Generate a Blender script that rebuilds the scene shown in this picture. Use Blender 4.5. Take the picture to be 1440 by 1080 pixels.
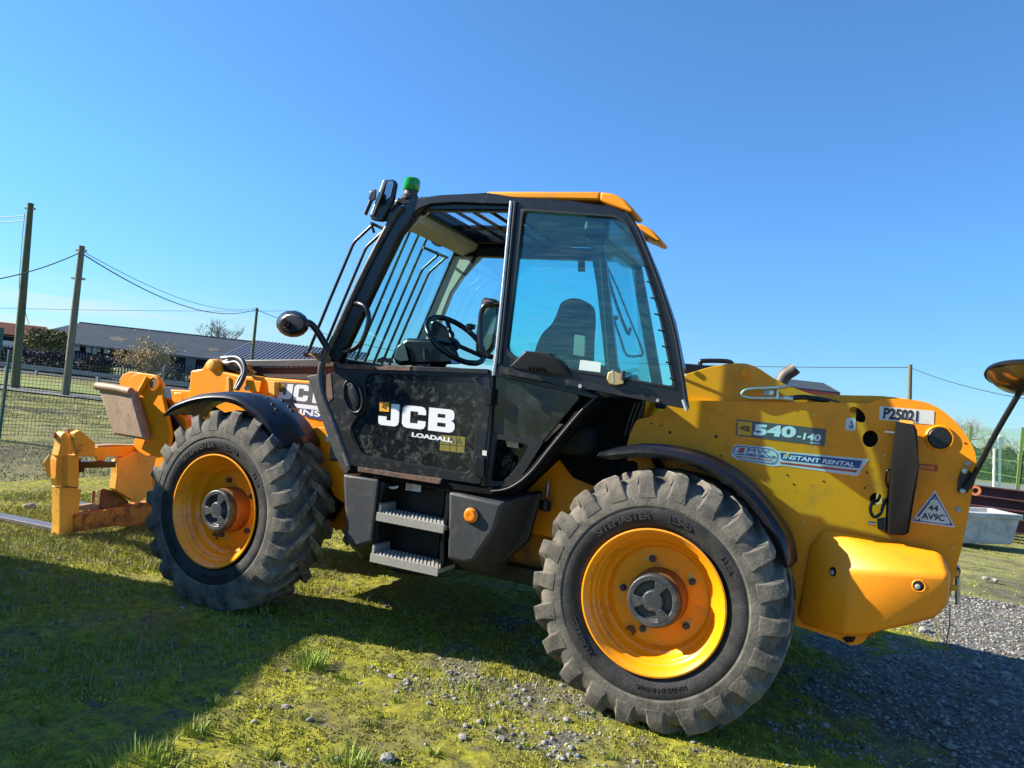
import bpy, bmesh, math, random
import numpy as np
from mathutils import Vector, Matrix, noise
from mathutils.geometry import tessellate_polygon
random.seed(7); rng = np.random.default_rng(7)
S = bpy.context.scene
for o in list(bpy.data.objects): bpy.data.objects.remove(o)
COL = S.collection

# ------------------------------------------------------------ camera
FPX = 1083.0
CAM = Vector((.7485, -3.693, 1.49)); YAW, PITCH, ROLL = .4072, .0194, .1104
_f = Vector((-math.sin(YAW)*math.cos(PITCH), math.cos(YAW)*math.cos(PITCH), math.sin(PITCH)))
_r0 = Vector((math.cos(YAW), math.sin(YAW), 0)); _u0 = _r0.cross(_f)
_r = math.cos(ROLL)*_r0 + math.sin(ROLL)*_u0; _u = -math.sin(ROLL)*_r0 + math.cos(ROLL)*_u0
cd = bpy.data.cameras.new('camera'); cam = bpy.data.objects.new('camera', cd); COL.objects.link(cam)
cd.sensor_fit = 'HORIZONTAL'; cd.sensor_width = 36; cd.lens = FPX/1440*36; cd.clip_end = 3000; cd.clip_start = .05
M = Matrix((_r, _u, -_f)).transposed().to_4x4(); M.translation = CAM; cam.matrix_world = M
S.camera = cam
# ------------------------------------------------------------ light
SUN_AZ, SUN_EL = math.radians(16.5), math.radians(29)
tosun = Vector((-math.cos(SUN_EL)*math.cos(SUN_AZ), -math.cos(SUN_EL)*math.sin(SUN_AZ), math.sin(SUN_EL)))
sd = bpy.data.lights.new('sun', 'SUN'); sd.energy = 5.0; sd.angle = math.radians(.5); sd.color = (1, .93, .80)
sun = bpy.data.objects.new('sun', sd); COL.objects.link(sun)
sun.rotation_euler = tosun.to_track_quat('Z', 'Y').to_euler()
W = bpy.data.worlds.new('World'); S.world = W; W.use_nodes = True
nt = W.node_tree; nt.nodes.clear()
sky = nt.nodes.new('ShaderNodeTexSky'); sky.sky_type = 'NISHITA'; sky.sun_disc = False
sky.sun_elevation = SUN_EL; sky.sun_rotation = math.atan2(tosun.x, tosun.y)
sky.air_density = 1.0; sky.dust_density = 0; sky.ozone_density = 3.0; sky.altitude = 0
bg = nt.nodes.new('ShaderNodeBackground'); bg.inputs[1].default_value = .090
out = nt.nodes.new('ShaderNodeOutputWorld')
hsv = nt.nodes.new('ShaderNodeHueSaturation'); hsv.inputs['Saturation'].default_value = 1.06
hr = nt.nodes.new('ShaderNodeValToRGB'); hm = nt.nodes.new('ShaderNodeMixRGB'); hm.blend_type = 'MULTIPLY'; hm.inputs[0].default_value = 1
tint = nt.nodes.new('ShaderNodeMixRGB'); tint.blend_type = 'MULTIPLY'; tint.inputs[0].default_value = 1; tint.inputs[2].default_value = (.66, .86, 1.04, 1)
nt.links.new(sky.outputs[0], tint.inputs[1]); nt.links.new(tint.outputs[0], hsv.inputs['Color'])
# low band of thin cloud near the horizon
tc = nt.nodes.new('ShaderNodeTexCoord'); sx = nt.nodes.new('ShaderNodeSeparateXYZ'); nt.links.new(tc.outputs['Generated'], sx.inputs[0])
hr.color_ramp.elements[0].position = 0; hr.color_ramp.elements[0].color = (.48, .57, .68, 1); hr.color_ramp.elements[1].position = .45; hr.color_ramp.elements[1].color = (1, 1, 1, 1)
e_ = hr.color_ramp.elements.new(.10); e_.color = (.60, .71, .82, 1); e_ = hr.color_ramp.elements.new(.22); e_.color = (.78, .88, .96, 1)
nt.links.new(sx.outputs[2], hr.inputs[0]); nt.links.new(hsv.outputs[0], hm.inputs[1]); nt.links.new(hr.outputs[0], hm.inputs[2])
dt = nt.nodes.new('ShaderNodeVectorMath'); dt.operation = 'DOT_PRODUCT'; nt.links.new(tc.outputs['Generated'], dt.inputs[0]); dt.inputs[1].default_value = (-.842, .539, .03)
da = nt.nodes.new('ShaderNodeMapRange'); da.inputs[1].default_value = .93; da.inputs[2].default_value = .992; nt.links.new(dt.outputs['Value'], da.inputs[0])
mp = nt.nodes.new('ShaderNodeMapping'); mp.inputs['Scale'].default_value = (2.2, 2.2, 26); nt.links.new(tc.outputs['Generated'], mp.inputs[0])
nz = nt.nodes.new('ShaderNodeTexNoise'); nz.inputs['Scale'].default_value = 1.6; nz.inputs['Detail'].default_value = 5; nt.links.new(mp.outputs[0], nz.inputs[0])
cr_ = nt.nodes.new('ShaderNodeValToRGB'); cr_.color_ramp.elements[0].position = .42; cr_.color_ramp.elements[1].position = .68; nt.links.new(nz.outputs[0], cr_.inputs[0])
mr = nt.nodes.new('ShaderNodeMapRange'); mr.inputs[1].default_value = .035; mr.inputs[2].default_value = .085; mr.inputs[3].default_value = 1; mr.inputs[4].default_value = 0
nt.links.new(sx.outputs[2], mr.inputs[0])
mu = nt.nodes.new('ShaderNodeMath'); mu.operation = 'MULTIPLY'; nt.links.new(cr_.outputs[0], mu.inputs[0]); nt.links.new(mr.outputs[0], mu.inputs[1])
mx = nt.nodes.new('ShaderNodeMixRGB'); mu2 = nt.nodes.new('ShaderNodeMath'); mu2.operation = 'MULTIPLY'; nt.links.new(mu.outputs[0], mu2.inputs[0]); nt.links.new(da.outputs[0], mu2.inputs[1]); nt.links.new(mu2.outputs[0], mx.inputs[0]); nt.links.new(hm.outputs[0], mx.inputs[1]); mx.inputs[2].default_value = (4.2, 4.1, 4.0, 1)
nt.links.new(mx.outputs[0], bg.inputs[0]); nt.links.new(bg.outputs[0], out.inputs[0])
S.view_settings.view_transform = 'Standard'; S.view_settings.look = 'None'; S.view_settings.gamma = 1; S.view_settings.exposure = 1.3
S.view_settings.use_curve_mapping = False
S.render.engine = 'CYCLES'

# ------------------------------------------------------------ helpers
def ray(x, y): return _r*((x-720)/FPX) + _u*((540-y)/FPX) + _f
def P(x, y, Y): d = ray(x, y); return CAM + d*((Y-CAM.y)/d.y)      # point of the plane y = Y
def PX(x, y, X): d = ray(x, y); return CAM + d*((X-CAM.x)/d.x)
def PG(x, y, Z=0): d = ray(x, y); return CAM + d*((Z-CAM.z)/d.z)
def tag(o, label=None, cat=None, group=None, kind=None):
    if label: o['label'] = label
    if cat: o['category'] = cat
    if group: o['group'] = group
    if kind: o['kind'] = kind
    return o
def wm(o):
    return Matrix.Translation(o.location) @ o.rotation_euler.to_matrix().to_4x4() if o.parent is None else wm(o.parent) @ o.matrix_parent_inverse @ Matrix.Translation(o.location) @ o.rotation_euler.to_matrix().to_4x4()
def par(o, p):
    if p is not None:
        o.parent = p; o.matrix_parent_inverse = wm(p).inverted()
def empty(name, loc, rz=0):
    o = bpy.data.objects.new(name, None); COL.objects.link(o); o.location = loc; o.rotation_euler = (0, 0, rz); o.empty_display_size = .3
    return o
def finish(name, me, mat, parent=None, bev=0, smooth=None, seg=2, loc=None, local=False):
    o = bpy.data.objects.new(name, me); COL.objects.link(o)
    for m in (mat if isinstance(mat, (list, tuple)) else [mat]): me.materials.append(m)
    if smooth is not None:
        me.shade_smooth(); me.set_sharp_from_angle(angle=math.radians(smooth))
    if bev:
        b = o.modifiers.new('bevel', 'BEVEL'); b.width = bev; b.segments = seg; b.limit_method = 'ANGLE'; b.angle_limit = math.radians(35); b.harden_normals = False
    if loc is not None: o.location = loc
    if parent is not None:
        if local: o.parent = parent
        else: par(o, parent)
    return o
def frombm(name, bm, mat, parent=None, bev=0, smooth=None, seg=2, **k):
    bmesh.ops.recalc_face_normals(bm, faces=bm.faces)
    me = bpy.data.meshes.new(name); bm.to_mesh(me); bm.free()
    return finish(name, me, mat, parent, bev, smooth, seg, **k)
def frompy(name, v, f, mat, parent=None, bev=0, smooth=None, **k):
    me = bpy.data.meshes.new(name); me.from_pydata([tuple(a) for a in v], [], f); me.update()
    return finish(name, me, mat, parent, bev, smooth, **k)
def rp(pts, r, n=4):
    """round the corners of a 2-D polygon; a point may carry its own radius"""
    o = []; N = len(pts)
    for i in range(N):
        p = Vector(pts[i][:2]); a = Vector(pts[i-1][:2]); b = Vector(pts[(i+1) % N][:2])
        rr = pts[i][2] if len(pts[i]) > 2 else r
        da = a-p; db = b-p
        t = min(rr, da.length*.49, db.length*.49)
        if t < .3: o.append((p.x, p.y)); continue
        s = p+da.normalized()*t; e = p+db.normalized()*t
        for k in range(n+1):
            u = k/n; q = s*(1-u)**2+p*(2*u*(1-u))+e*u*u; o.append((q.x, q.y))
    return o
def cr(pts, n=6, closed=False):
    """Catmull-Rom through the points"""
    P_ = [Vector(p) for p in pts]; N = len(P_); o = []
    g = (lambda i: P_[i % N]) if closed else (lambda i: P_[min(max(i, 0), N-1)])
    for i in range(N if closed else N-1):
        a, b, c, d = g(i-1), g(i), g(i+1), g(i+2)
        for k in range(n):
            t = k/n
            o.append(.5*((2*b)+(c-a)*t+(2*a-5*b+4*c-d)*t*t+(3*b-a-3*c+d)*t**3))
    if not closed: o.append(P_[-1])
    return o
def circ(x, y, rx, ry=None, n=20, rot=0):
    ry = ry or rx; c, s = math.cos(rot), math.sin(rot)
    return [(x+rx*math.cos(t)*c-ry*math.sin(t)*s, y+rx*math.cos(t)*s+ry*math.sin(t)*c) for t in [2*math.pi*i/n for i in range(n)]]
def slab(name, front, back, mat, parent, bev=.003, holes=(), smooth=None):
    """front/back: equal lists of 3-D points; holes: list of (front, back)"""
    bm = bmesh.new()
    loops = [(front, back)]+list(holes); allf = []; allb = []
    for fr, bk in loops:
        vf = [bm.verts.new(p) for p in fr]; vb = [bm.verts.new(p) for p in bk]
        n = len(vf)
        for i in range(n):
            j = (i+1) % n; bm.faces.new((vf[i], vf[j], vb[j], vb[i]))
        allf += vf; allb += vb
    if holes:
        tri = tessellate_polygon([[Vector((p[0], p[2], 0)) for p in fr] for fr, bk in loops])
        for t in tri:
            try: bm.faces.new([allf[i] for i in t]); bm.faces.new([allb[i] for i in reversed(t)])
            except ValueError: pass
    else:
        bm.faces.new(allf); bm.faces.new(list(reversed(allb)))
    return frombm(name, bm, mat, parent, bev, smooth)
def plate(name, px, Y, th, mat, parent, bev=.003, r=0, holes=(), smooth=None):
    """outline read off the photograph, standing on the plane y = Y, th metres thick away from the viewer"""
    if r: px = rp(px, r)
    D = Vector((0, th, 0))
    f = [P(q[0], q[1], Y) for q in px]
    hs = []
    for h in holes:
        hf = [P(q[0], q[1], Y) for q in h]; hs.append((hf, [q+D for q in hf]))
    return slab(name, f, [q+D for q in f], mat, parent, bev, hs, smooth)
def box(name, lo, hi, mat, parent=None, bev=.004, rot=None, **k):
    bm = bmesh.new(); bmesh.ops.create_cube(bm, size=1)
    c = (Vector(lo)+Vector(hi))/2; d = Vector(hi)-Vector(lo)
    for v in bm.verts:
        q = Vector((v.co.x*d.x, v.co.y*d.y, v.co.z*d.z))
        if rot: q = rot @ q
        v.co = c+q
    return frombm(name, bm, mat, parent, bev, **k)
def hull(name, pts, mat, parent, bev=.01, seg=3, smooth=40):
    bm = bmesh.new()
    for p in pts: bm.verts.new(p)
    r = bmesh.ops.convex_hull(bm, input=bm.verts)
    bmesh.ops.delete(bm, geom=[g for g in r['geom_interior'] if isinstance(g, bmesh.types.BMVert)], context='VERTS')
    bmesh.ops.dissolve_limit(bm, angle_limit=math.radians(6), verts=bm.verts, edges=bm.edges)
    return frombm(name, bm, mat, parent, bev, smooth, seg)
def tube_bm(bm, pts, r, closed=False, seg=10, flat=1):
    pts = [Vector(p) for p in pts]; N = len(pts); rings = []
    rr = r if isinstance(r, (list, tuple)) else [r]*N
    t0 = (pts[1]-pts[0]).normalized(); nrm = t0.orthogonal().normalized()
    for i in range(N):
        if closed: t = (pts[(i+1) % N]-pts[i-1]).normalized()
        else: t = (pts[min(i+1, N-1)]-pts[max(i-1, 0)]).normalized()
        nrm = (nrm-t*nrm.dot(t)).normalized(); b = t.cross(nrm)
        rings.append([bm.verts.new(pts[i]+(nrm*math.cos(a)+b*math.sin(a)*flat)*rr[i]) for a in [2*math.pi*k/seg for k in range(seg)]])
    for i in range(N if closed else N-1):
        A, B = rings[i], rings[(i+1) % N]
        for k in range(seg): bm.faces.new((A[k], A[(k+1) % seg], B[(k+1) % seg], B[k]))
    if not closed: bm.faces.new(rings[0]); bm.faces.new(rings[-1])
def tube(name, pts, r, mat, parent=None, closed=False, seg=10, n=0, smooth=50, **k):
    if n:
        pts = cr(pts, n, closed)
    bm = bmesh.new(); tube_bm(bm, pts, r, closed, seg); return frombm(name, bm, mat, parent, 0, smooth, **k)
def lathe(name, prof, c, mat, parent=None, seg=48, axis='Y', smooth=35, sweep=None, local=False, bm=None, **k):
    """prof: (along axis, radius)"""
    own = bm is None
    if own: bm = bmesh.new()
    c = Vector(c); rings = []
    ax = {'X': 0, 'Y': 1, 'Z': 2}[axis] if isinstance(axis, str) else None
    if ax is None:
        A = Vector(axis).normalized(); U = A.orthogonal().normalized(); V = A.cross(U)
    else:
        A = Vector([1 if i == ax else 0 for i in range(3)]); U = Vector([1 if i == (ax+1) % 3 else 0 for i in range(3)]); V = A.cross(U)
    for h, r in prof:
        if r < 1e-6: rings.append([bm.verts.new(c+A*h)])
        else: rings.append([bm.verts.new(c+A*h+(U*math.cos(t)+V*math.sin(t))*r) for t in [2*math.pi*i/seg for i in range(seg)]])
    for a, b in zip(rings, rings[1:]):
        for i in range(seg):
            j = (i+1) % seg
            if len(a) == 1 and len(b) > 1: bm.faces.new((a[0], b[i], b[j]))
            elif len(b) == 1 and len(a) > 1: bm.faces.new((a[i], a[j], b[0]))
            elif len(a) > 1: bm.faces.new((a[i], a[j], b[j], b[i]))
    if own: return frombm(name, bm, mat, parent, 0, smooth, local=local, **k)
def quadmap(q, u, v):
    (x0, y0), (x1, y1), (x2, y2), (x3, y3) = q            # BL BR TR TL
    a = (1-u)*(1-v); b = u*(1-v); c = u*v; d = (1-u)*v
    return (a*x0+b*x1+c*x2+d*x3, a*y0+b*y1+c*y2+d*y3)
def flat(name, loops, Y, mat, parent, th=.0015):
    """flat print: polygons (with holes) in photograph coordinates laid on plane Y"""
    bm = bmesh.new()
    for polys in loops:
        vs = [[P(x, y, Y) for x, y in pl] for pl in polys]
        allv = [bm.verts.new(p) for pl in vs for p in pl]
        for t in tessellate_polygon([[Vector((p.x, p.z, 0)) for p in pl] for pl in vs]):
            try: bm.faces.new([allv[i] for i in t])
            except ValueError: pass
    me = bpy.data.meshes.new(name); bm.to_mesh(me); bm.free()
    if len(me.polygons) and me.polygons[0].normal.y > 0: me.flip_normals()
    return finish(name, me, mat, parent)
def textmesh(s, bold=.0, ext=0, space=1.0):
    cu = bpy.data.curves.new('t', 'FONT'); cu.body = s; cu.size = 1; cu.offset = bold; cu.extrude = ext; cu.resolution_u = 4; cu.space_character = space
    o = bpy.data.objects.new('t', cu); COL.objects.link(o)
    bpy.context.view_layer.update()
    me = bpy.data.meshes.new_from_object(o.evaluated_get(bpy.context.evaluated_depsgraph_get()))
    bpy.data.objects.remove(o); bpy.data.curves.remove(cu)
    v = np.array([p.co[:] for p in me.vertices]); f = [list(p.vertices) for p in me.polygons]
    lo, hi = v.min(0), v.max(0)
    v[:, 0] = (v[:, 0]-lo[0])/(hi[0]-lo[0]); v[:, 1] = (v[:, 1]-lo[1])/(hi[1]-lo[1])
    bpy.data.meshes.remove(me)
    return v, f
def text(name, s, quad, Y, mat, parent, bold=.02, space=1.0):
    v, f = textmesh(s, bold, 0, space)
    V = [P(*quadmap(quad, a, b), Y) for a, b, _ in v]
    o = frompy(name, V, f, mat, parent)
    if o.data.polygons and sum(p.normal.y for p in o.data.polygons) > 0: o.data.flip_normals()
    return o
GL = {'J': [[(.60, .995), (1, 1), (1, .2), (.93, .06), (.8, 0), (.13, 0), (.03, .05), (0, .16), (0, .40), (.40, .40), (.40, .24), (.60, .24), (.60, 1)]],
      'C': [[(.2, 1), (.8, 1), (.93, .95), (1, .82), (1, .64), (.66, .64), (.66, .76), (.34, .76), (.34, .24), (.66, .24), (.66, .37), (1, .37), (1, .18), (.93, .05), (.8, 0), (.2, 0), (.07, .05), (0, .18), (0, .82), (.07, .95)]],
      'B': [[(0, 1), (.8, 1), (.92, .95), (.97, .82), (.97, .64), (.92, .54), (.84, .51), (.94, .47), (1, .37), (1, .17), (.93, .05), (.8, 0), (0, 0)], [(.34, .61), (.63, .61), (.63, .77), (.34, .77)], [(.34, .22), (.66, .22), (.66, .39), (.34, .39)]]}
def logo(name, quad, Y, mat, parent, only='JCB', spans=((0, .31), (.355, .655), (.70, 1.0))):
    loops = []
    for ch, (a, b) in zip('JCB', spans):
        if ch in only: loops.append([[quadmap(quad, a+(b-a)*u, v) for u, v in pl] for pl in GL[ch]])
    return flat(name, loops, Y, mat, parent)

# ------------------------------------------------------------ materials
def N_(nt, t, **k):
    n = nt.nodes.new(t)
    for a, b in k.items(): setattr(n, a, b)
    return n
def mat(name, col, rough=.5, metal=0, dirt=None, dscale=6, damt=(.5, .75), var=.12, vscale=3, bump=0, bscale=60, coat=0, spec=.5, streak=None, stretch=None):
    m = bpy.data.materials.new(name); m.use_nodes = True; t = m.node_tree; b = t.nodes['Principled BSDF']
    L = t.links.new; tc = N_(t, 'ShaderNodeTexCoord')
    vec = tc.outputs['Object']
    if stretch:
        mp = N_(t, 'ShaderNodeMapping'); mp.inputs['Scale'].default_value = stretch; L(vec, mp.inputs[0]); vec = mp.outputs[0]
    n1 = N_(t, 'ShaderNodeTexNoise'); n1.inputs['Scale'].default_value = vscale; n1.inputs['Detail'].default_value = 6; n1.inputs['Roughness'].default_value = .65; L(vec, n1.inputs[0])
    r = N_(t, 'ShaderNodeMapRange'); r.inputs[1].default_value = .3; r.inputs[2].default_value = .7; r.inputs[3].default_value = 1-var; r.inputs[4].default_value = 1+var; L(n1.outputs[0], r.inputs[0])
    mul = N_(t, 'ShaderNodeVectorMath', operation='SCALE'); mul.inputs[0].default_value = col[:3]; L(r.outputs[0], mul.inputs['Scale'])
    c = mul.outputs[0]
    b.inputs['Roughness'].default_value = rough; b.inputs['Metallic'].default_value = metal
    b.inputs['Specular IOR Level'].default_value = spec
    if coat: b.inputs['Coat Weight'].default_value = coat; b.inputs['Coat Roughness'].default_value = .08
    if dirt:
        n2 = N_(t, 'ShaderNodeTexNoise'); n2.inputs['Scale'].default_value = dscale; n2.inputs['Detail'].default_value = 9; n2.inputs['Roughness'].default_value = .72; n2.inputs['Distortion'].default_value = .4; L(vec, n2.inputs[0])
        r2 = N_(t, 'ShaderNodeMapRange'); r2.inputs[1].default_value = damt[0]; r2.inputs[2].default_value = damt[1]; L(n2.outputs[0], r2.inputs[0])
        mx = N_(t, 'ShaderNodeMixRGB'); L(r2.outputs[0], mx.inputs[0]); L(c, mx.inputs[1]); mx.inputs[2].default_value = (*dirt[:3], 1); c = mx.outputs[0]
        rr = N_(t, 'ShaderNodeMapRange'); rr.inputs[3].default_value = rough; rr.inputs[4].default_value = min(1, max(rough, .75)); L(r2.outputs[0], rr.inputs[0]); L(rr.outputs[0], b.inputs['Roughness'])
    L(c, b.inputs['Base Color'])
    if bump:
        n3 = N_(t, 'ShaderNodeTexNoise'); n3.inputs['Scale'].default_value = bscale; n3.inputs['Detail'].default_value = 5; L(vec, n3.inputs[0])
        bp = N_(t, 'ShaderNodeBump'); bp.inputs['Strength'].default_value = bump; bp.inputs['Distance'].default_value = .01; L(n3.outputs[0], bp.inputs['Height']); L(bp.outputs[0], b.inputs['Normal'])
    return m
YEL = mat('yellow_paint', (.95, .31, .003), .42, dirt=(.42, .20, .04), dscale=7, damt=(.52, .85), var=.05, bump=.02, bscale=25, coat=.08, spec=.3)
YEP = mat('yellow_plastic', (.95, .305, .004), .48, dirt=(.25, .14, .05), dscale=7, damt=(.6, 1.0), var=.05, bump=.06, bscale=120)
YER = mat('yellow_rim_paint', (.92, .32, .004), .3, dirt=(.25, .13, .04), dscale=9, damt=(.54, .80), var=.06, coat=.2, bump=.05, bscale=40)
YEW = mat('worn_yellow_paint', (.86, .43, .06), .5, dirt=(.22, .09, .03), dscale=9, damt=(.56, .76), var=.12, bump=.15, bscale=60)
RST = mat('rusty_steel', (.20, .09, .04), .8, dirt=(.40, .22, .06), dscale=11, damt=(.5, .72), var=.3, vscale=14, bump=.4, bscale=90)
BGE = mat('worn_bare_steel', (.36, .25, .16), .62, metal=.15, dirt=(.17, .09, .05), dscale=12, damt=(.5, .75), var=.2, bump=.2, bscale=70, stretch=(1, 1, .45))
BLK = mat('black_paint', (.0065, .007, .009), .30, dirt=(.05, .045, .035), dscale=11, damt=(.58, .95), var=.25, bump=.04, bscale=60)
BLP = mat('black_plastic', (.009, .0095, .011), .42, dirt=(.04, .036, .03), dscale=10, damt=(.6, 1.0), var=.2, bump=.12, bscale=180)
GRP = mat('grey_moulded_plastic', (.036, .037, .040), .5, dirt=(.095, .088, .075), dscale=10, damt=(.5, .9), var=.15, bump=.1, bscale=200)
DRP = mat('dusty_reflecting_panel', (.008, .010, .012), .13, dirt=(.13, .14, .10), dscale=20, damt=(.50, .84), var=.3, vscale=8, bump=.03, bscale=40)  # pale noise paints dust together with the ground's reflection in the panel
DRF = mat('door_frame_paint', (.009, .0095, .011), .36, dirt=(.075, .058, .043), dscale=16, damt=(.54, .85), var=.25, bump=.08, bscale=60)
BRN = mat('worn_brown_edge', (.15, .075, .045), .7, dirt=(.04, .03, .03), dscale=25, damt=(.45, .6), var=.2)
RUB = mat('dusty_tyre_rubber', (.070, .066, .060), .85, dirt=(.20, .178, .14), dscale=7, damt=(.38, .66), var=.22, vscale=9, bump=.25, bscale=70, spec=.15)
MUD = mat('muddy_lug_rubber', (.10, .092, .08), .9, dirt=(.42, .36, .26), dscale=9, damt=(.44, .66), var=.25, vscale=12, bump=.4, bscale=60, spec=.2)
RUD = mat('dark_sidewall_rubber', (.022, .022, .023), .6, dirt=(.07, .065, .055), dscale=8, damt=(.45, .8), var=.2, vscale=12, bump=.2, bscale=80, spec=.3)
HUB = mat('grey_hub_casting', (.040, .042, .045), .42, dirt=(.12, .11, .09), dscale=18, damt=(.5, .8), var=.15, bump=.25, bscale=120)
HUR = mat('brown_hub_drum', (.22, .09, .015), .6, dirt=(.08, .05, .03), dscale=14, var=.2, bump=.2)
FEN = mat('black_fender_plastic', (.009, .010, .015), .34, dirt=(.045, .042, .036), dscale=9, damt=(.55, 1.0), var=.2, bump=.08, bscale=140)
CRM = mat('cream_cab_lining', (.55, .50, .38), .6, dirt=(.3, .26, .18), dscale=9, damt=(.55, .9), var=.06)
MBK = mat('matt_black_panel', (.0045, .0048, .0055), .8, spec=.12, var=.3)
STL = mat('bright_steel', (.55, .54, .52), .35, metal=.9, dirt=(.25, .2, .15), dscale=30, var=.1)
STP = mat('step_grating', (.30, .285, .25), .55, dirt=(.30, .27, .21), dscale=16, damt=(.45, .8), var=.12, bump=.15)
GAL = mat('galvanised_steel', (.42, .42, .41), .5, metal=.35, dirt=(.30, .28, .24), dscale=16, damt=(.4, .8), var=.12, bump=.15)
BRS = mat('brass_catch', (.50, .36, .15), .45, metal=.6, var=.2)
RDC = mat('red_reflector', (.45, .03, .02), .3)
ORL = mat('orange_lamp', (.85, .22, .01), .3, var=.05)
GRL = mat('green_beacon_lens', (.01, .28, .04), .12, var=.05)
WHT = mat('white_print', (.78, .78, .78), .45, var=.03)
WHD = mat('dirty_white_sticker', (.66, .65, .60), .5, dirt=(.40, .37, .30), dscale=14, damt=(.5, .85), var=.05)
PBK = mat('black_print', (.02, .02, .022), .5)
PGY = mat('grey_sticker', (.11, .10, .095), .45, var=.1)
PBL = mat('blue_print', (.03, .06, .22), .45)
PRD = mat('red_print', (.50, .05, .04), .45)
PYL = mat('yellow_sticker', (.80, .36, .01), .45)
POL = mat('faded_warning_sticker', (.20, .17, .02), .5, dirt=(.05, .05, .03), dscale=25)
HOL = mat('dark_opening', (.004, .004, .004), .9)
FAB = mat('grey_seat_cloth', (.014, .015, .014), .9, var=.2, bump=.2, bscale=220)
MIR = mat('mirror_glass', (.30, .32, .33), .08, metal=.9, var=.1)
CON = mat('concrete_trough', (.48, .48, .46), .7, dirt=(.22, .23, .23), dscale=5, damt=(.45, .75), var=.12, bump=.3, bscale=30)
MAR = mat('red_oxide_steel', (.075, .022, .024), .55, dirt=(.16, .05, .03), dscale=4, damt=(.5, .75), var=.25, bump=.2)
ORG = mat('orange_bracket_paint', (.65, .20, .06), .5)
FGN = mat('green_fence_paint', (.04, .14, .04), .45, var=.1)
FGY = mat('pale_green_wire', (.12, .20, .05), .45, var=.1)
FTE = mat('teal_fence_post', (.02, .09, .09), .5, var=.15)
WOD = mat('weathered_pole_wood', (.19, .18, .13), .85, dirt=(.07, .08, .05), dscale=5, damt=(.4, .7), var=.2, bump=.4, bscale=20, stretch=(6, 6, .5))
WOG = mat('mossy_pole_wood', (.075, .09, .045), .85, dirt=(.17, .16, .09), dscale=5, damt=(.5, .75), var=.2, bump=.4, bscale=20, stretch=(6, 6, .5))
WIR = mat('cable_sheath', (.03, .03, .033), .6)
SLT = mat('slate_grey_roof', (.050, .066, .086), .85, dirt=(.066, .076, .088), dscale=.25, damt=(.4, .8), var=.12, vscale=.4, stretch=(1, 1, 3), spec=.05)
OCH = mat('ochre_lichen', (.062, .056, .042), .85, var=.3, vscale=.6)
MTR = mat('grey_metal_roof', (.20, .22, .27), .45, metal=.2, var=.06)
DWL = mat('dark_shed_wall', (.016, .024, .040), .8, spec=.1, var=.2, vscale=.5)
RTL = mat('red_brown_roof', (.075, .024, .016), .9, spec=.1, var=.2, vscale=.5)
PWH = mat('pale_render_wall', (.45, .45, .44), .8, var=.1)
HDG = mat('dark_hedge_leaves', (.025, .035, .014), .8, var=.5, vscale=2)
HDB = mat('brown_hedge_twigs', (.055, .038, .030), .9, var=.3, vscale=2)
LVE = mat('tan_bush_leaves', (.50, .36, .18), .85, var=.5, vscale=2.5)
LVG = mat('dull_green_bush_leaves', (.20, .18, .06), .85, var=.5, vscale=2.5)
TWG = mat('bare_twig_bark', (.20, .175, .15), .9, var=.3)
GUR = mat('guard_rail_steel', (.22, .23, .27), .5, metal=.3)
ASP = mat('asphalt', (.055, .055, .058), .9, var=.15, vscale=1)
STN = mat('pale_stone', (.33, .32, .30), .85, dirt=(.14, .14, .10), dscale=20, damt=(.4, .7), var=.3, vscale=5, bump=.4, bscale=60)
GRA = mat('grass_blades', (.20, .28, .035), .7, var=.5, vscale=6)
MOS = mat('moss_blades', (.36, .36, .045), .85, dirt=(.17, .14, .05), dscale=3, damt=(.5, .7), var=.45, vscale=5, spec=.1)
CNT = mat('container_paint', (.035, .10, .16), .5, dirt=(.12, .06, .03), dscale=3, damt=(.6, .8), var=.1)
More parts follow.
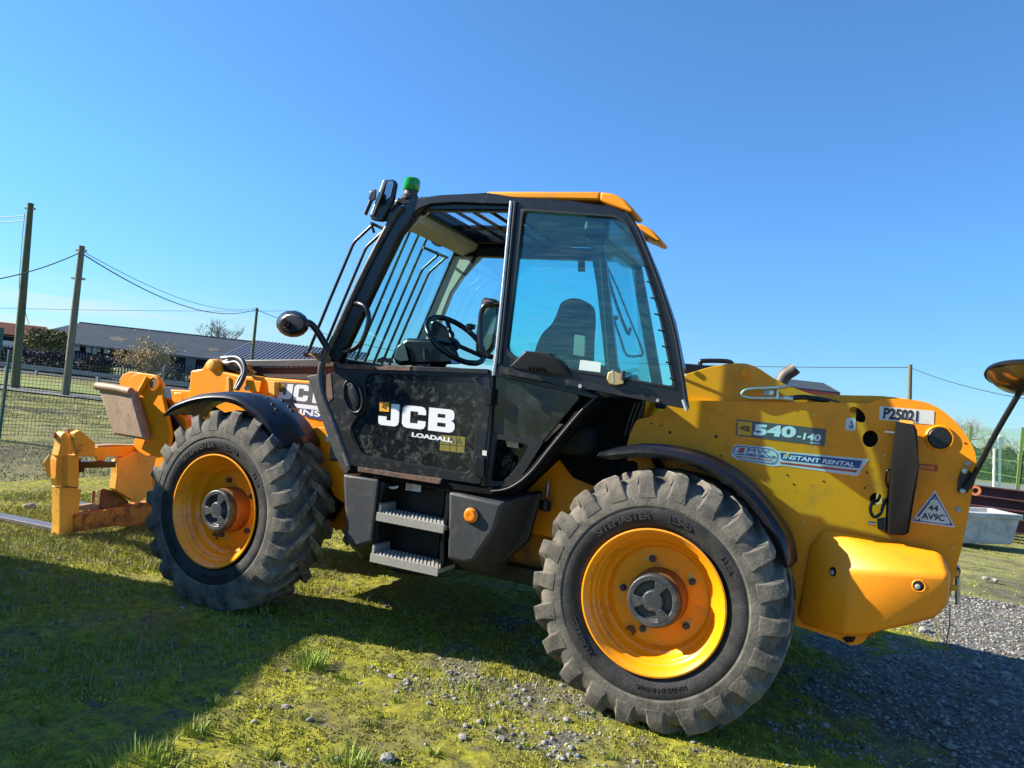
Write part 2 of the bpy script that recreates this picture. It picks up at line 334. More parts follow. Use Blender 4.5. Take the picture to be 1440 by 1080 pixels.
def glass(name, tint, refl=.06, haze=0, graze=.45):
    m = bpy.data.materials.new(name); m.use_nodes = True; t = m.node_tree; t.nodes.clear(); L = t.links.new
    o = N_(t, 'ShaderNodeOutputMaterial'); tr = N_(t, 'ShaderNodeBsdfTransparent'); tr.inputs[0].default_value = (*tint, 1)
    gl = N_(t, 'ShaderNodeBsdfGlossy'); gl.inputs['Roughness'].default_value = .02
    lw = N_(t, 'ShaderNodeLayerWeight'); lw.inputs[0].default_value = .5
    pw = N_(t, 'ShaderNodeMath', operation='POWER'); L(lw.outputs['Facing'], pw.inputs[0]); pw.inputs[1].default_value = 4
    ma = N_(t, 'ShaderNodeMath', operation='MULTIPLY_ADD'); L(pw.outputs[0], ma.inputs[0]); ma.inputs[1].default_value = graze; ma.inputs[2].default_value = refl
    mx = N_(t, 'ShaderNodeMixShader'); L(ma.outputs[0], mx.inputs[0]); L(tr.outputs[0], mx.inputs[1]); L(gl.outputs[0], mx.inputs[2])
    df = N_(t, 'ShaderNodeBsdfDiffuse'); df.inputs[0].default_value = (.5, .5, .45, 1)
    tcn = N_(t, 'ShaderNodeTexCoord'); mp = N_(t, 'ShaderNodeMapping'); mp.inputs['Rotation'].default_value = (0, -.55, 0); mp.inputs['Scale'].default_value = (1.2, 1, 14); L(tcn.outputs['Object'], mp.inputs[0])
    ns = N_(t, 'ShaderNodeTexNoise'); ns.inputs['Scale'].default_value = 5; ns.inputs['Detail'].default_value = 6; L(mp.outputs[0], ns.inputs[0])
    rg = N_(t, 'ShaderNodeMapRange'); rg.inputs[1].default_value = .45; rg.inputs[2].default_value = .8; rg.inputs[3].default_value = 0; rg.inputs[4].default_value = haze; L(ns.outputs[0], rg.inputs[0])
    m2 = N_(t, 'ShaderNodeMixShader'); L(rg.outputs[0], m2.inputs[0]); L(mx.outputs[0], m2.inputs[1]); L(df.outputs[0], m2.inputs[2])
    L(m2.outputs[0], o.inputs[0]); return m
GLD = glass('tinted_dusty_glass', (.60, .96, .93), haze=.05)
GLC = glass('tinted_cab_glass', (.70, .93, .95), haze=.05)

# ------------------------------------------------------------ ground
def vnoise(X, Y, f, seed=0):
    """smooth value noise on arrays"""
    r = np.random.default_rng(seed).random((256, 256))
    x = X*f+1000; y = Y*f+1000; xi = np.floor(x).astype(int); yi = np.floor(y).astype(int); u = x-xi; v = y-yi
    u = u*u*(3-2*u); v = v*v*(3-2*v); g = lambda a, b: r[a % 256, b % 256]
    return (g(xi, yi)*(1-u)+g(xi+1, yi)*u)*(1-v)+(g(xi, yi+1)*(1-u)+g(xi+1, yi+1)*u)*v
def gravelmask(X, Y):
    """1 where bare gravel shows, 0 where moss grows (right of the machine and in worn patches)"""
    n = vnoise(X, Y, .9, 3)*.5+vnoise(X, Y, 2.6, 4)*.3+vnoise(X, Y, 8, 5)*.2
    base = 1/(1+np.exp(-(X-.95-.10*(Y))*3.0))*.55 - .12
    base = base - .16*np.clip((Y-4.5)/3, 0, 1)*(Y < 14)
    return np.clip((base+n-.62)*5, 0, 1)
def hgt(X, Y):
    fl = np.clip(((X+.9)**2/16+(Y-1.2)**2/6), 0, 1)*.7+.3
    h = (vnoise(X, Y, .7, 11)-.5)*.03*fl+(vnoise(X, Y, 3, 12)-.5)*.014+(vnoise(X, Y, 9, 13)-.5)*.010+(vnoise(X, Y, 20, 14)-.5)*.016
    return h-.004
xs = np.arange(-7.5, 4.6, .021); ys = np.arange(-3.6, 5.6, .021)
GX, GY = np.meshgrid(xs, ys, indexing='ij'); edge = np.minimum(np.minimum(GX-xs[0], xs[-1]-GX), np.minimum(GY-ys[0], ys[-1]-GY)); ef = np.clip(edge/.6, 0, 1)
GZ = hgt(GX, GY)*ef-.0*ef + (1-ef)*-.012
nx, ny = len(xs), len(ys)
def gridmesh(name, X, Y, Z, nx, ny):
    me = bpy.data.meshes.new(name); v = np.stack([X.ravel(), Y.ravel(), Z.ravel()], 1).astype(np.float32)
    i = np.arange(nx-1)[:, None]*ny+np.arange(ny-1)[None, :]; f = np.stack([i, i+ny, i+ny+1, i+1], -1).reshape(-1, 4).astype(np.int32)
    me.vertices.add(len(v)); me.vertices.foreach_set('co', v.ravel()); me.loops.add(f.size); me.loops.foreach_set('vertex_index', f.ravel())
    me.polygons.add(len(f)); me.polygons.foreach_set('loop_start', np.arange(0, f.size, 4, dtype=np.int32)); me.polygons.foreach_set('loop_total', np.full(len(f), 4, np.int32))
    me.update(calc_edges=True); me.validate(); me.shade_smooth(); return me
def groundmat():
    m = bpy.data.materials.new('mossy_gravel'); m.use_nodes = True; t = m.node_tree; b = t.nodes['Principled BSDF']; L = t.links.new
    g = N_(t, 'ShaderNodeNewGeometry'); pos = g.outputs['Position']
    def noi(sc, det=6, ro=.65, d=0):
        n = N_(t, 'ShaderNodeTexNoise'); n.inputs['Scale'].default_value = sc; n.inputs['Detail'].default_value = det; n.inputs['Roughness'].default_value = ro; n.inputs['Distortion'].default_value = d; L(pos, n.inputs[0]); return n.outputs[0]
    def ramp(i, st):
        r = N_(t, 'ShaderNodeValToRGB'); e = r.color_ramp.elements
        while len(e) < len(st): e.new(.5)
        for k, (p_, c) in enumerate(st): e[k].position = p_; e[k].color = (*c, 1) if len(c) == 3 else c
        L(i, r.inputs[0]); return r.outputs[0]
    def mix(f, a, b_): x = N_(t, 'ShaderNodeMixRGB'); L(f, x.inputs[0]) if not isinstance(f, float) else setattr(x.inputs[0], 'default_value', f); L(a, x.inputs[1]); L(b_, x.inputs[2]); return x.outputs[0]
    moss = ramp(noi(16, 8, .75), [(.30, (.06, .06, .012)), (.44, (.19, .19, .022)), (.56, (.34, .325, .034)), (.75, (.48, .41, .07))])
    soil = ramp(noi(30, 8, .75), [(.32, (.035, .030, .020)), (.5, (.12, .105, .065)), (.70, (.24, .22, .16))])
    vo = N_(t, 'ShaderNodeTexVoronoi'); vo.inputs['Scale'].default_value = 42; L(pos, vo.inputs['Vector'])
    grav = ramp(vo.outputs['Color'], [(.1, (.04, .042, .045)), (.5, (.13, .13, .13)), (.8, (.20, .195, .18)), (1, (.34, .33, .31))])
    gsoil = mix(ramp(noi(7, 6), [(.42, (0, 0, 0)), (.6, (1, 1, 1))]), grav, soil)
    # masks
    at = N_(t, 'ShaderNodeAttribute'); at.attribute_name = 'bare'
    c1 = mix(ramp(noi(3.2, 9, .7, .5), [(.44, (0, 0, 0)), (.60, (1, 1, 1))]), moss, mix(.45, soil, moss))
    patch = ramp(noi(5, 9, .75, .6), [(.53, (0, 0, 0)), (.63, (1, 1, 1))])
    c2 = mix(patch, c1, soil)
    c3 = mix(at.outputs['Fac'], c2, gsoil)
    L(c3, b.inputs['Base Color']); b.inputs['Roughness'].default_value = .95; b.inputs['Specular IOR Level'].default_value = .15
    bp = N_(t, 'ShaderNodeBump'); bp.inputs['Strength'].default_value = .9; bp.inputs['Distance'].default_value = .012
    ad = N_(t, 'ShaderNodeMath', operation='ADD'); L(noi(55, 8, .8), ad.inputs[0])
    mv = N_(t, 'ShaderNodeMath', operation='MULTIPLY'); L(vo.outputs['Distance'], mv.inputs[0]); L(at.outputs['Fac'], mv.inputs[1])
    mv2 = N_(t, 'ShaderNodeMath', operation='MULTIPLY'); L(mv.outputs[0], mv2.inputs[0]); mv2.inputs[1].default_value = -.7
    L(mv2.outputs[0], ad.inputs[1]); L(ad.outputs[0], bp.inputs['Height']); L(bp.outputs[0], b.inputs['Normal'])
    return m
GM = groundmat()
me = gridmesh('yard_ground', GX, GY, GZ, nx, ny)
a = me.attributes.new('bare', 'FLOAT', 'POINT'); a.data.foreach_set('value', gravelmask(GX, GY).ravel().astype(np.float32))
tag(finish('yard_ground', me, GM), kind='structure')
# far sheet: one sheet to the horizon, with a hole where the yard is finely modelled
def farmat():
    m = bpy.data.materials.new('field_ground'); m.use_nodes = True; t = m.node_tree; b = t.nodes['Principled BSDF']; L = t.links.new
    g = N_(t, 'ShaderNodeNewGeometry'); pos = g.outputs['Position']
    def noi(sc, det=6, st=(1, 1, 1)):
        mp = N_(t, 'ShaderNodeMapping'); mp.inputs['Scale'].default_value = st; L(pos, mp.inputs[0])
        n = N_(t, 'ShaderNodeTexNoise'); n.inputs['Scale'].default_value = sc; n.inputs['Detail'].default_value = det; n.inputs['Roughness'].default_value = .7; L(mp.outputs[0], n.inputs[0]); return n.outputs[0]
    def ramp(i, st):
        r = N_(t, 'ShaderNodeValToRGB'); e = r.color_ramp.elements
        while len(e) < len(st): e.new(.5)
        for k, (p_, c) in enumerate(st): e[k].position = p_; e[k].color = (*c, 1)
        L(i, r.inputs[0]); return r.outputs[0]
    gr = ramp(noi(2.5, 9), [(.3, (.09, .095, .03)), (.48, (.21, .21, .07)), (.62, (.33, .31, .12)), (.8, (.38, .34, .18))])
    dk = ramp(noi(9, 9), [(.3, (.05, .045, .03)), (.5, (.12, .105, .07)), (.7, (.22, .19, .14))])
    x = N_(t, 'ShaderNodeMixRGB'); L(ramp(noi(.5, 6), [(.48, (0, 0, 0)), (.62, (1, 1, 1))]), x.inputs[0]); L(gr, x.inputs[1]); L(dk, x.inputs[2])
    at = N_(t, 'ShaderNodeAttribute'); at.attribute_name = 'bare'
    y = N_(t, 'ShaderNodeMixRGB'); L(at.outputs['Fac'], y.inputs[0]); L(x.outputs[0], y.inputs[1]); L(dk, y.inputs[2])
    L(y.outputs[0], b.inputs['Base Color']); b.inputs['Roughness'].default_value = .95; b.inputs['Specular IOR Level'].default_value = .1
    bp = N_(t, 'ShaderNodeBump'); bp.inputs['Strength'].default_value = .7; bp.inputs['Distance'].default_value = .05; L(noi(9, 9), bp.inputs['Height']); L(bp.outputs[0], b.inputs['Normal'])
    return m
FM = farmat()
fx = np.unique(np.concatenate([-np.geomspace(900, 40, 18), np.arange(-40, 24, 1.0), np.geomspace(24, 900, 18)])); fy = np.unique(np.concatenate([-np.geomspace(900, 20, 14), np.arange(-20, 40, 1.0), np.geomspace(40, 900, 22)]))
FX, FY = np.meshgrid(fx, fy, indexing='ij')
FZ = np.full(FX.shape, -.03)+(vnoise(FX, FY, .35, 21)-.5)*.03
me = gridmesh('field_ground', FX, FY, FZ, len(fx), len(fy))
a = me.attributes.new('bare', 'FLOAT', 'POINT')
bare = np.clip(1-np.abs((FX+9.2)+.25*(FY-3))/2.6, 0, 1)*.9*(FY < 9)*(FY > -6)+np.clip((FX-2.0)/3, 0, 1)*np.clip((9-FY)/3, 0, 1)
a.data.foreach_set('value', np.clip(bare, 0, 1).ravel().astype(np.float32))
tag(finish('field_ground', me, FM), kind='structure')

# loose gravel: countless small stones
def stones_mesh(name, n, xr, yr, s0, s1, weight, seed, mats):
    r = np.random.default_rng(seed); ico = bmesh.new(); bmesh.ops.create_icosphere(ico, subdivisions=1, radius=1)
    iv = np.array([v.co[:] for v in ico.verts]); ifc = np.array([[v.index for v in f.verts] for f in ico.faces]); ico.free()
    X = r.uniform(*xr, n*4); Y = r.uniform(*yr, n*4); w = weight(X, Y); k = r.random(n*4) < w; X = X[k][:n]; Y = Y[k][:n]; n = len(X)
    s = s0*(s1/s0)**(r.random(n)**2.2)
    sc = np.stack([s*r.uniform(.8, 1.4, n), s*r.uniform(.7, 1.2, n), s*r.uniform(.4, .8, n)], 1)
    an = r.uniform(0, 6.28, n); V = iv[None]*(1+r.uniform(-.22, .22, (n, len(iv), 1)))*sc[:, None, :]
    c, s_ = np.cos(an)[:, None], np.sin(an)[:, None]
    x = V[..., 0]*c-V[..., 1]*s_; y = V[..., 0]*s_+V[..., 1]*c
    Z = hgt(X, Y)+sc[:, 2]*.25
    V = np.stack([x+X[:, None], y+Y[:, None], V[..., 2]+Z[:, None]], -1).reshape(-1, 3).astype(np.float32)
    F = (ifc[None]+(np.arange(n)*len(iv))[:, None, None]).reshape(-1, 3).astype(np.int32)
    me = bpy.data.meshes.new(name); me.vertices.add(len(V)); me.vertices.foreach_set('co', V.ravel()); me.loops.add(F.size); me.loops.foreach_set('vertex_index', F.ravel())
    me.polygons.add(len(F)); me.polygons.foreach_set('loop_start', np.arange(0, F.size, 3, dtype=np.int32)); me.polygons.foreach_set('loop_total', np.full(len(F), 3, np.int32))
    for m in mats: me.materials.append(m)
    me.polygons.foreach_set('material_index', np.repeat(r.integers(0, len(mats), n), len(ifc)).astype(np.int32))
    me.update(calc_edges=True); o = bpy.data.objects.new(name, me); COL.objects.link(o); return o
STD = mat('dark_stone', (.12, .115, .108), .85, var=.3, vscale=5); STM = mat('mid_stone', (.23, .22, .195), .85, var=.3, vscale=5)
g = stones_mesh('gravel', 60000, (-5, 4.5), (-3, 5.5), .003, .017, lambda X, Y: .03+.97*gravelmask(X, Y), 5, [STM, STD, STN, STM])
tag(g, 'grey gravel chippings strewn over the yard, thickest behind the rear wheel', 'gravel', kind='stuff')
# moss and short grass
def blades(name, n, xr, yr, h0, h1, w, weight, seed, mats, clump=None):
    r = np.random.default_rng(seed)
    if clump is None:
        X = r.uniform(*xr, n*3); Y = r.uniform(*yr, n*3); k = r.random(n*3) < weight(X, Y); X = X[k][:n]; Y = Y[k][:n]
    else:
        X = clump[0]+r.normal(0, clump[2], n); Y = clump[1]+r.normal(0, clump[2], n)
    n = len(X); h = r.uniform(h0, h1, n); a = r.uniform(0, 6.28, n); ln = r.uniform(.1, .9, n)*h; la = r.uniform(0, 6.28, n); ww = w*r.uniform(.6, 1.4, n)
    if clump is not None: la = np.arctan2(Y-clump[1], X-clump[0])+r.normal(0, .7, n)
    Z = hgt(X, Y)-.003; dx, dy = np.cos(a)*ww, np.sin(a)*ww
    b0 = np.stack([X-dx, Y-dy, Z], 1); b1 = np.stack([X+dx, Y+dy, Z], 1)
    m0 = np.stack([X-dx*.7+np.cos(la)*ln*.35, Y-dy*.7+np.sin(la)*ln*.35, Z+h*.6], 1); m1 = np.stack([X+dx*.7+np.cos(la)*ln*.35, Y+dy*.7+np.sin(la)*ln*.35, Z+h*.6], 1)
    tp = np.stack([X+np.cos(la)*ln, Y+np.sin(la)*ln, Z+h], 1)
    V = np.stack([b0, b1, m1, m0, tp], 1).reshape(-1, 3).astype(np.float32); i = np.arange(n)[:, None]*5
    T = np.concatenate([i+[0, 1, 2], i+[0, 2, 3], i+[3, 2, 4]], 1).reshape(-1, 3).astype(np.int32)
    me = bpy.data.meshes.new(name); me.vertices.add(len(V)); me.vertices.foreach_set('co', V.ravel()); me.loops.add(T.size); me.loops.foreach_set('vertex_index', T.ravel())
    me.polygons.add(len(T)); me.polygons.foreach_set('loop_start', np.arange(0, T.size, 3, dtype=np.int32)); me.polygons.foreach_set('loop_total', np.full(len(T), 3, np.int32))
    for m in mats: me.materials.append(m)
    me.polygons.foreach_set('material_index', np.repeat(r.integers(0, len(mats), n), 3).astype(np.int32))
    me.update(calc_edges=True); o = bpy.data.objects.new(name, me); COL.objects.link(o); return o
mossy = lambda X, Y: (1-gravelmask(X, Y))*np.clip((vnoise(X, Y, 4, 31)+.5*vnoise(X, Y, 13, 32)-.45)*2.4, .02, 1)
MO2 = mat('moss_blades_dark', (.21, .23, .03), .85, var=.4, vscale=6, spec=.1)
tag(blades('moss', 230000, (-6.5, 4), (-3.1, 4.5), .006, .020, .0035, mossy, 8, [MOS, MOS, MO2]), 'low yellow-green moss covering most of the yard', 'moss', kind='stuff')
tag(blades('short_grass', 60000, (-6.8, 0), (-3.2, 2.0), .015, .06, .002, lambda X, Y: np.clip((vnoise(X, Y, 1.3, 41)-.52+np.clip(-(X+2)*.22, -.15, .35))*2.2, 0, 1)*(1-gravelmask(X, Y)), 9, [GRA, MO2, mat('dead_stems', (.34, .28, .17), .9, var=.3)]), 'thin short grass growing through the moss at left', 'grass', kind='stuff')
for (x, y, n, h, sp, lb) in [(437, 935, 150, .11, .035, 'bright grass tuft standing in the sun just right of the large shadow, between the wheels'), (205, 1072, 200, .085, .07, 'largest grass tuft at the very bottom edge, left of the middle'),
                      (272, 1028, 90, .07, .03, 'small grass tuft on the edge of the large shadow near the bottom'), (492, 1072, 110, .07, .045, 'low grass tuft in full sun at the bottom edge, right of the others')]:
    q = PG(x, y); o = blades('grass_tuft', n, 0, 0, h*.45, h, .0028, None, int(x), [GRA], clump=(q.x, q.y, sp)); tag(o, lb, 'grass tuft', 'grass tufts')
for k in range(16):
    x, y = [(330, 1040), (430, 1010), (560, 985), (380, 1062), (610, 1060), (740, 1050), (520, 1020), (660, 965), (480, 955), (300, 985), (120, 960), (180, 900), (60, 1010), (860, 1065), (1120, 960), (1010, 1005)][k]
    q = PG(x, y); o = blades('grass_tuft', 26+k % 5*6, 0, 0, .02, .045, .0022, None, 900+k, [GRA, MO2], clump=(q.x, q.y, .014)); tag(o, 'very small low grass tuft in the moss of the foreground', 'grass tuft', 'tiny grass tufts in the foreground moss')
# rough pasture beyond the yard
_h = hgt
def hgt(X, Y): return np.full(np.shape(X), -.03)
RGH = mat('pasture_blades', (.36, .33, .13), .9, var=.4, vscale=1.2, spec=.1); RG2 = mat('pasture_blades_dark', (.22, .22, .08), .9, var=.4, vscale=1.2, spec=.1); RG3 = mat('dead_grass_blades', (.30, .25, .16), .9, var=.4, vscale=1.2, spec=.1)
tag(blades('pasture', 110000, (-26, -6.5), (0, 17), .01, .035, .006, lambda X, Y: np.clip((vnoise(X, Y*3, .5, 61)*.6+vnoise(X, Y*2, 2.2, 62)*.5-.30)*2.5, .05, 1), 19, [RGH, RG2, RGH, RG3]), 'pale rough pasture grass beyond the forks and the mesh fence', 'grass', kind='stuff')
tag(blades('lawn', 60000, (0, 14), (5, 24), .008, .025, .005, lambda X, Y: np.clip((vnoise(X, Y, 1.2, 63)*.6+vnoise(X, Y, 4, 64)*.5-.42)*3, .05, 1), 29, [MOS, RG2, GRA]), 'mossy grass around the trough behind the machine', 'grass', kind='stuff')
hgt = _h
# larger loose stones one can tell apart
base = bmesh.new(); bmesh.ops.create_icosphere(base, subdivisions=2, radius=1)
stv = []
for k in range(5):
    b2 = base.copy()
    for v in b2.verts:
        v.co *= 1+.28*noise.noise(v.co*1.6+Vector((k*7, 0, 0)))
        v.co.z *= .62
    me = bpy.data.meshes.new('stone'); b2.to_mesh(me); b2.free(); me.materials.append(STN); stv.append(me)
SL = {(545, 1066): 'flat grey stone, biggest of all, at the bottom edge below the front wheel shadow', (651, 1039): 'left stone of a pale pair in the sunlit moss near the bottom middle', (705, 1038): 'right stone of a pale pair in the sunlit moss near the bottom middle',
      (797, 1013): 'pale stone just left of the rear wheel contact patch', (403, 991): 'lone pale stone at the edge of the large foreground shadow', (552, 950): 'left stone of two touching below the step shadow', (572, 958): 'right stone of two touching below the step shadow',
      (42, 714): 'grey stone beside the fork tips at left', (1386, 815): 'left of two small stones in front of the trough', (1400, 817): 'right of two small stones in front of the trough', (1300, 886): 'stone on the gravel right below the yellow side guard'}
for k, (x, y, s) in enumerate([(552, 950, 11), (572, 958, 10), (651, 1039, 13), (705, 1038, 11), (797, 1013, 11), (403, 991, 11), (545, 1066, 20), (693, 992, 8), (604, 988, 8), (655, 1019, 9), (770, 1030, 8), (790, 964, 8),
        (1042, 985, 12), (1300, 886, 15), (1258, 912, 11), (1216, 947, 9), (1373, 935, 13), (1415, 948, 13), (1330, 1018, 12), (1336, 1050, 14), (1160, 1020, 12), (1395, 988, 14), (1386, 815, 9), (1400, 817, 8), (1250, 985, 9), (42, 714, 14), (475, 1062, 8), (850, 1000, 8), (620, 925, 7)]):
    q = PG(x, y); d = (q-CAM).dot(_f); r_ = s/FPX*d/2
    o = bpy.data.objects.new('stone', stv[k % 5]); COL.objects.link(o); o.location = (q.x, q.y, float(hgt(np.array([q.x]), np.array([q.y]))[0])+r_*.3); o.scale = (r_*1.25, r_, r_*1.1); o.rotation_euler = (0, 0, k*1.3)
    tag(o, SL.get((x, y), 'pale loose stone bigger than the gravel, lying on the yard near the machine'), 'stone', 'loose stones on the yard')

# ------------------------------------------------------------ background, left
def dirv(yaw_extra=0): return Vector((math.cos(YAW+yaw_extra), math.sin(YAW+yaw_extra), 0))
R0 = Vector((_r0.x, _r0.y, 0)).normalized(); F0 = Vector((-_r0.y, _r0.x, 0))
def CW(x, D, h=0):
    """the point h metres above the ground that shows at column x of the photograph at D metres"""
    z0 = D; # walk down the column to the wanted height
    lo, hi = 300.0, 1080.0
    for _ in range(50):
        mid = (lo+hi)/2; q = ray(x, mid)*D+CAM
        if q.z > h: lo = mid
        else: hi = mid
    return ray(x, (lo+hi)/2)*D+CAM
def pix(x, y, D): return ray(x, y)*D+CAM
def wallprism(name, a, b, z0, z1, th, mat_, parent, bev=0):
    """a wall standing between ground points a and b"""
    a = Vector(a); b = Vector(b); n = Vector((-(b-a).y, (b-a).x, 0)).normalized()*th
    f = [Vector((a.x, a.y, z0)), Vector((b.x, b.y, z0)), Vector((b.x, b.y, z1)), Vector((a.x, a.y, z1))]
    return slab(name, f, [q+n for q in f], mat_, parent, bev)
WGR = mat('dull_window_panel', (.20, .21, .22), .7, var=.3, vscale=2)
# big slate shed
sh = empty('shed', CW(200, 100)); tag(sh, 'long dark shed with slate grey roof and ochre lichen patches behind the two tall poles', 'shed')
e0, e1 = pix(22, 474, 98), pix(345, 508, 98); r0, r1 = pix(112, 453.5, 108), pix(350, 480.5, 108)
e1.z = e0.z; 
zr = (r0.z+r1.z)/2; r0.z = r1.z = zr
back0, back1 = r0+(r0-e0)*Vector((0, 0, 0)) if False else r0+F0*10, r1+F0*10
D3 = Vector((0, 0, -.25))
hipL = e0
slab('roof', [e0, e1, r1+R0*2, r0], [p+D3 for p in (e0, e1, r1+R0*2, r0)], SLT, sh, 0)
be0 = e0+F0*24; be1 = e1+F0*24
slab('roof', [r0, r1+R0*2, be1, be0], [p+D3 for p in (r0, r1+R0*2, be1, be0)], SLT, sh, 0)
slab('roof', [r0, be0, e0], [p+D3 for p in (r0, be0, e0)], SLT, sh, 0)
tube('ridge_cap', [r0, r1+R0*2], .14, DWL, sh, seg=6)
tube('gutter', [e0-F0*.1-Vector((0, 0, .22)), e1-F0*.1-Vector((0, 0, .22))], .09, DWL, sh, seg=6)
for x0, x1 in ((60, 78), (214, 240), (262, 276)):
    a_, b_ = pix(x0, 500, 97.85), pix(x1, 503, 97.85); q4 = [Vector((a_.x, a_.y, .1)), Vector((b_.x, b_.y, .1)), Vector((b_.x, b_.y, 2.2)), Vector((a_.x, a_.y, 2.2))]
    slab('sliding_door', q4, [p+F0*.06 for p in q4], mat('faded_door_sheet', (.06, .075, .10), .7) if 'faded_door_sheet' not in bpy.data.materials else bpy.data.materials['faded_door_sheet'], sh, 0)
w0 = e0+F0*.5+R0*.5; w1 = e1+F0*.5
wallprism('wall', w0, w1, -.1, e0.z-.1, .3, DWL, sh)
for k in range(58):
    q = w0.lerp(w1, (k+.5)/58); box('rib', (q.x-.05, q.y-.12, 0), (q.x+.05, q.y-.03, e0.z-.15), DWL, sh, 0)
for (x0, x1, y0, y1) in [(103, 112, 483, 493), (121, 128, 486, 496), (130, 136, 487, 498), (146, 153, 488, 497), (147, 152, 500, 511), (137, 141, 489, 495)]:
    a_, b_, c_, d_ = pix(x0, y1, 97.9), pix(x1, y1, 97.9), pix(x1, y0, 97.9), pix(x0, y0, 97.9)
    slab('window', [a_, b_, c_, d_], [p+F0*.12 for p in (a_, b_, c_, d_)], WGR, sh, 0)
for (x, y, w_, h_) in [(83, 470, 13, 5.5), (166, 477, 12, 4.5), (300, 492, 9, 3)]:
    # lichen patches lie on the roof slope
    n_ = (e1-e0).cross(r0-e0).normalized(); n_ = n_ if n_.z > 0 else -n_
    pts = []
    for q in circ(x, y, w_, h_*.75, 14, .1):
        d = ray(*q); t = (e0-CAM).dot(n_)/d.dot(n_); p = CAM+d*t
        pts.append(p+n_*(.03)+Vector((0, 0, 0)))
    rr_ = [1+.3*math.sin(i*2.3+x) for i in range(14)]; cc = sum(pts, Vector())/14; pts = [cc+(p-cc)*k for p, k in zip(pts, rr_)]
    slab('lichen_patch', pts, [p-n_*.02 for p in pts], OCH, sh, 0)
# corrugated shed
s2 = empty('shed', CW(400, 80)); tag(s2, 'shed with pale corrugated metal roof seen behind the front mudguard and the cab', 'shed')
a0, a1 = pix(300, 508, 78), pix(500, 530, 78); b0, b1 = pix(356, 480.3, 88), pix(520, 500.5, 88)
a1.z = a0.z; b1.z = b0.z
nr = 34
for k in range(nr):
    u0, u1 = k/nr, (k+.9)/nr
    pts = [a0.lerp(a1, u0), a0.lerp(a1, u1), b0.lerp(b1, u1), b0.lerp(b1, u0)]; n_ = Vector((0, 0, .22))
    if k == 0: rib_parts = []
    f_ = [p+n_ for p in pts]
    # a trapezoid sheet, its rib standing proud
    slab('roof_sheet', [pts[0], pts[1], pts[2], pts[3]], [p-Vector((0, 0, .06)) for p in pts], MTR, s2, 0)
    m_ = .28; q = [pts[0].lerp(pts[1], .5-m_/2), pts[0].lerp(pts[1], .5+m_/2), pts[3].lerp(pts[2], .5+m_/2), pts[3].lerp(pts[2], .5-m_/2)]
    slab('rib', [p+n_ for p in q], q, MTR, s2, 0)
tube('ridge_cap', [b0+Vector((0, 0, .08)), b1+Vector((0, 0, .08))], .1, MTR, s2, seg=6)
wallprism('wall', a0+F0*.4, a1+F0*.4, -.1, a0.z-.06, .3, DWL, s2)
slab('gable_wall', [Vector((a0.x, a0.y, 0))+F0*.4, a0+F0*.4-Vector((0, 0, .1)), b0-Vector((0, 0, .1)), Vector((b0.x, b0.y, 0))], [p+R0*.2 for p in (Vector((a0.x, a0.y, 0))+F0*.4, a0+F0*.4-Vector((0, 0, .1)), b0-Vector((0, 0, .1)), Vector((b0.x, b0.y, 0)))], DWL, s2, 0)
# red roofed house
s3 = empty('house', CW(10, 118)); tag(s3, 'low house with red-brown roof at the left edge behind the darker tall pole', 'house')
a0, a1 = pix(-60, 462, 116), pix(62, 476, 116); b0, b1 = pix(-60, 446, 124), pix(66, 461, 124)
a1.z = a0.z; b1.z = b0.z
slab('roof', [a0, a1, b1, b0], [p-Vector((0, 0, .3)) for p in (a0, a1, b1, b0)], RTL, s3, 0)
wallprism('wall', a0+F0*.5, a1+F0*.5, -.1, a0.z-.3, .3, DWL, s3)
wallprism('panel', pix(2, 484, 115.9), pix(20, 486, 115.9), a0.z-3.2, a0.z-1.0, .2, PWH, s3)
# road, guard rail, dark picket fence, hedges on the left
ra, rb = CW(-160, 44), CW(420, 44)
rd = (rb-ra).normalized(); rn = Vector((-rd.y, rd.x, 0))
ra -= rd*60; rb += rd*30; ra.z = rb.z = 0
def sheet(name, pts, z, mat_, kind='structure'):
    o = frompy(name, [(p.x, p.y, z) for p in pts], [tuple(range(len(pts)))], mat_); return tag(o, kind=kind)
sheet('road', [ra-rn*2.5, rb-rn*2.5, rb+rn*5, ra+rn*5], .012, ASP)
VRG = mat('bright_verge_grass', (.16, .19, .02), .9, var=.35, vscale=1.5)
sheet('grass_verge', [CW(-160, 27.5), CW(420, 27.5), CW(420, 33), CW(-160, 33)], .016, VRG)
GRV = mat('grey_gravel_strip', (.15, .145, .13), .95, var=.3, vscale=3)
sheet('gravel_track', [CW(-40, 24.6), CW(420, 24.6), CW(420, 26.6), CW(-40, 26.6)], .016, GRV)
gr = empty('guard_rail', ra); tag(gr, 'pale horizontal guard rail along the far road at left', 'guard rail')
g0 = CW(-60, 39.5); g1 = CW(330, 39.5); g0.z = g1.z = 0
slab('rail', [g0+Vector((0, 0, .28)), g1+Vector((0, 0, .28)), g1+Vector((0, 0, .50)), g0+Vector((0, 0, .50))], [p+rn*.08 for p in (g0+Vector((0, 0, .28)), g1+Vector((0, 0, .28)), g1+Vector((0, 0, .50)), g0+Vector((0, 0, .50)))], GUR, gr, .01)
for k in range(9):
    q = g0.lerp(g1, (k+.5)/9)+rn*.16; box('post', (q.x-.06, q.y-.06, 0), (q.x+.06, q.y+.06, .42), GUR, gr, 0)
pf = empty('picket_fence', CW(150, 52)); tag(pf, 'dark palisade fence of pointed pales in front of the long slate shed', 'fence')
p0 = CW(-60, 52); p1 = CW(345, 52); p0.z = p1.z = 0
for z in (.4, 1.05): tube('rail', [p0+Vector((0, 0, z)), p1+Vector((0, 0, z))], .03, DWL, pf, seg=4)
pm = None; NP = 96
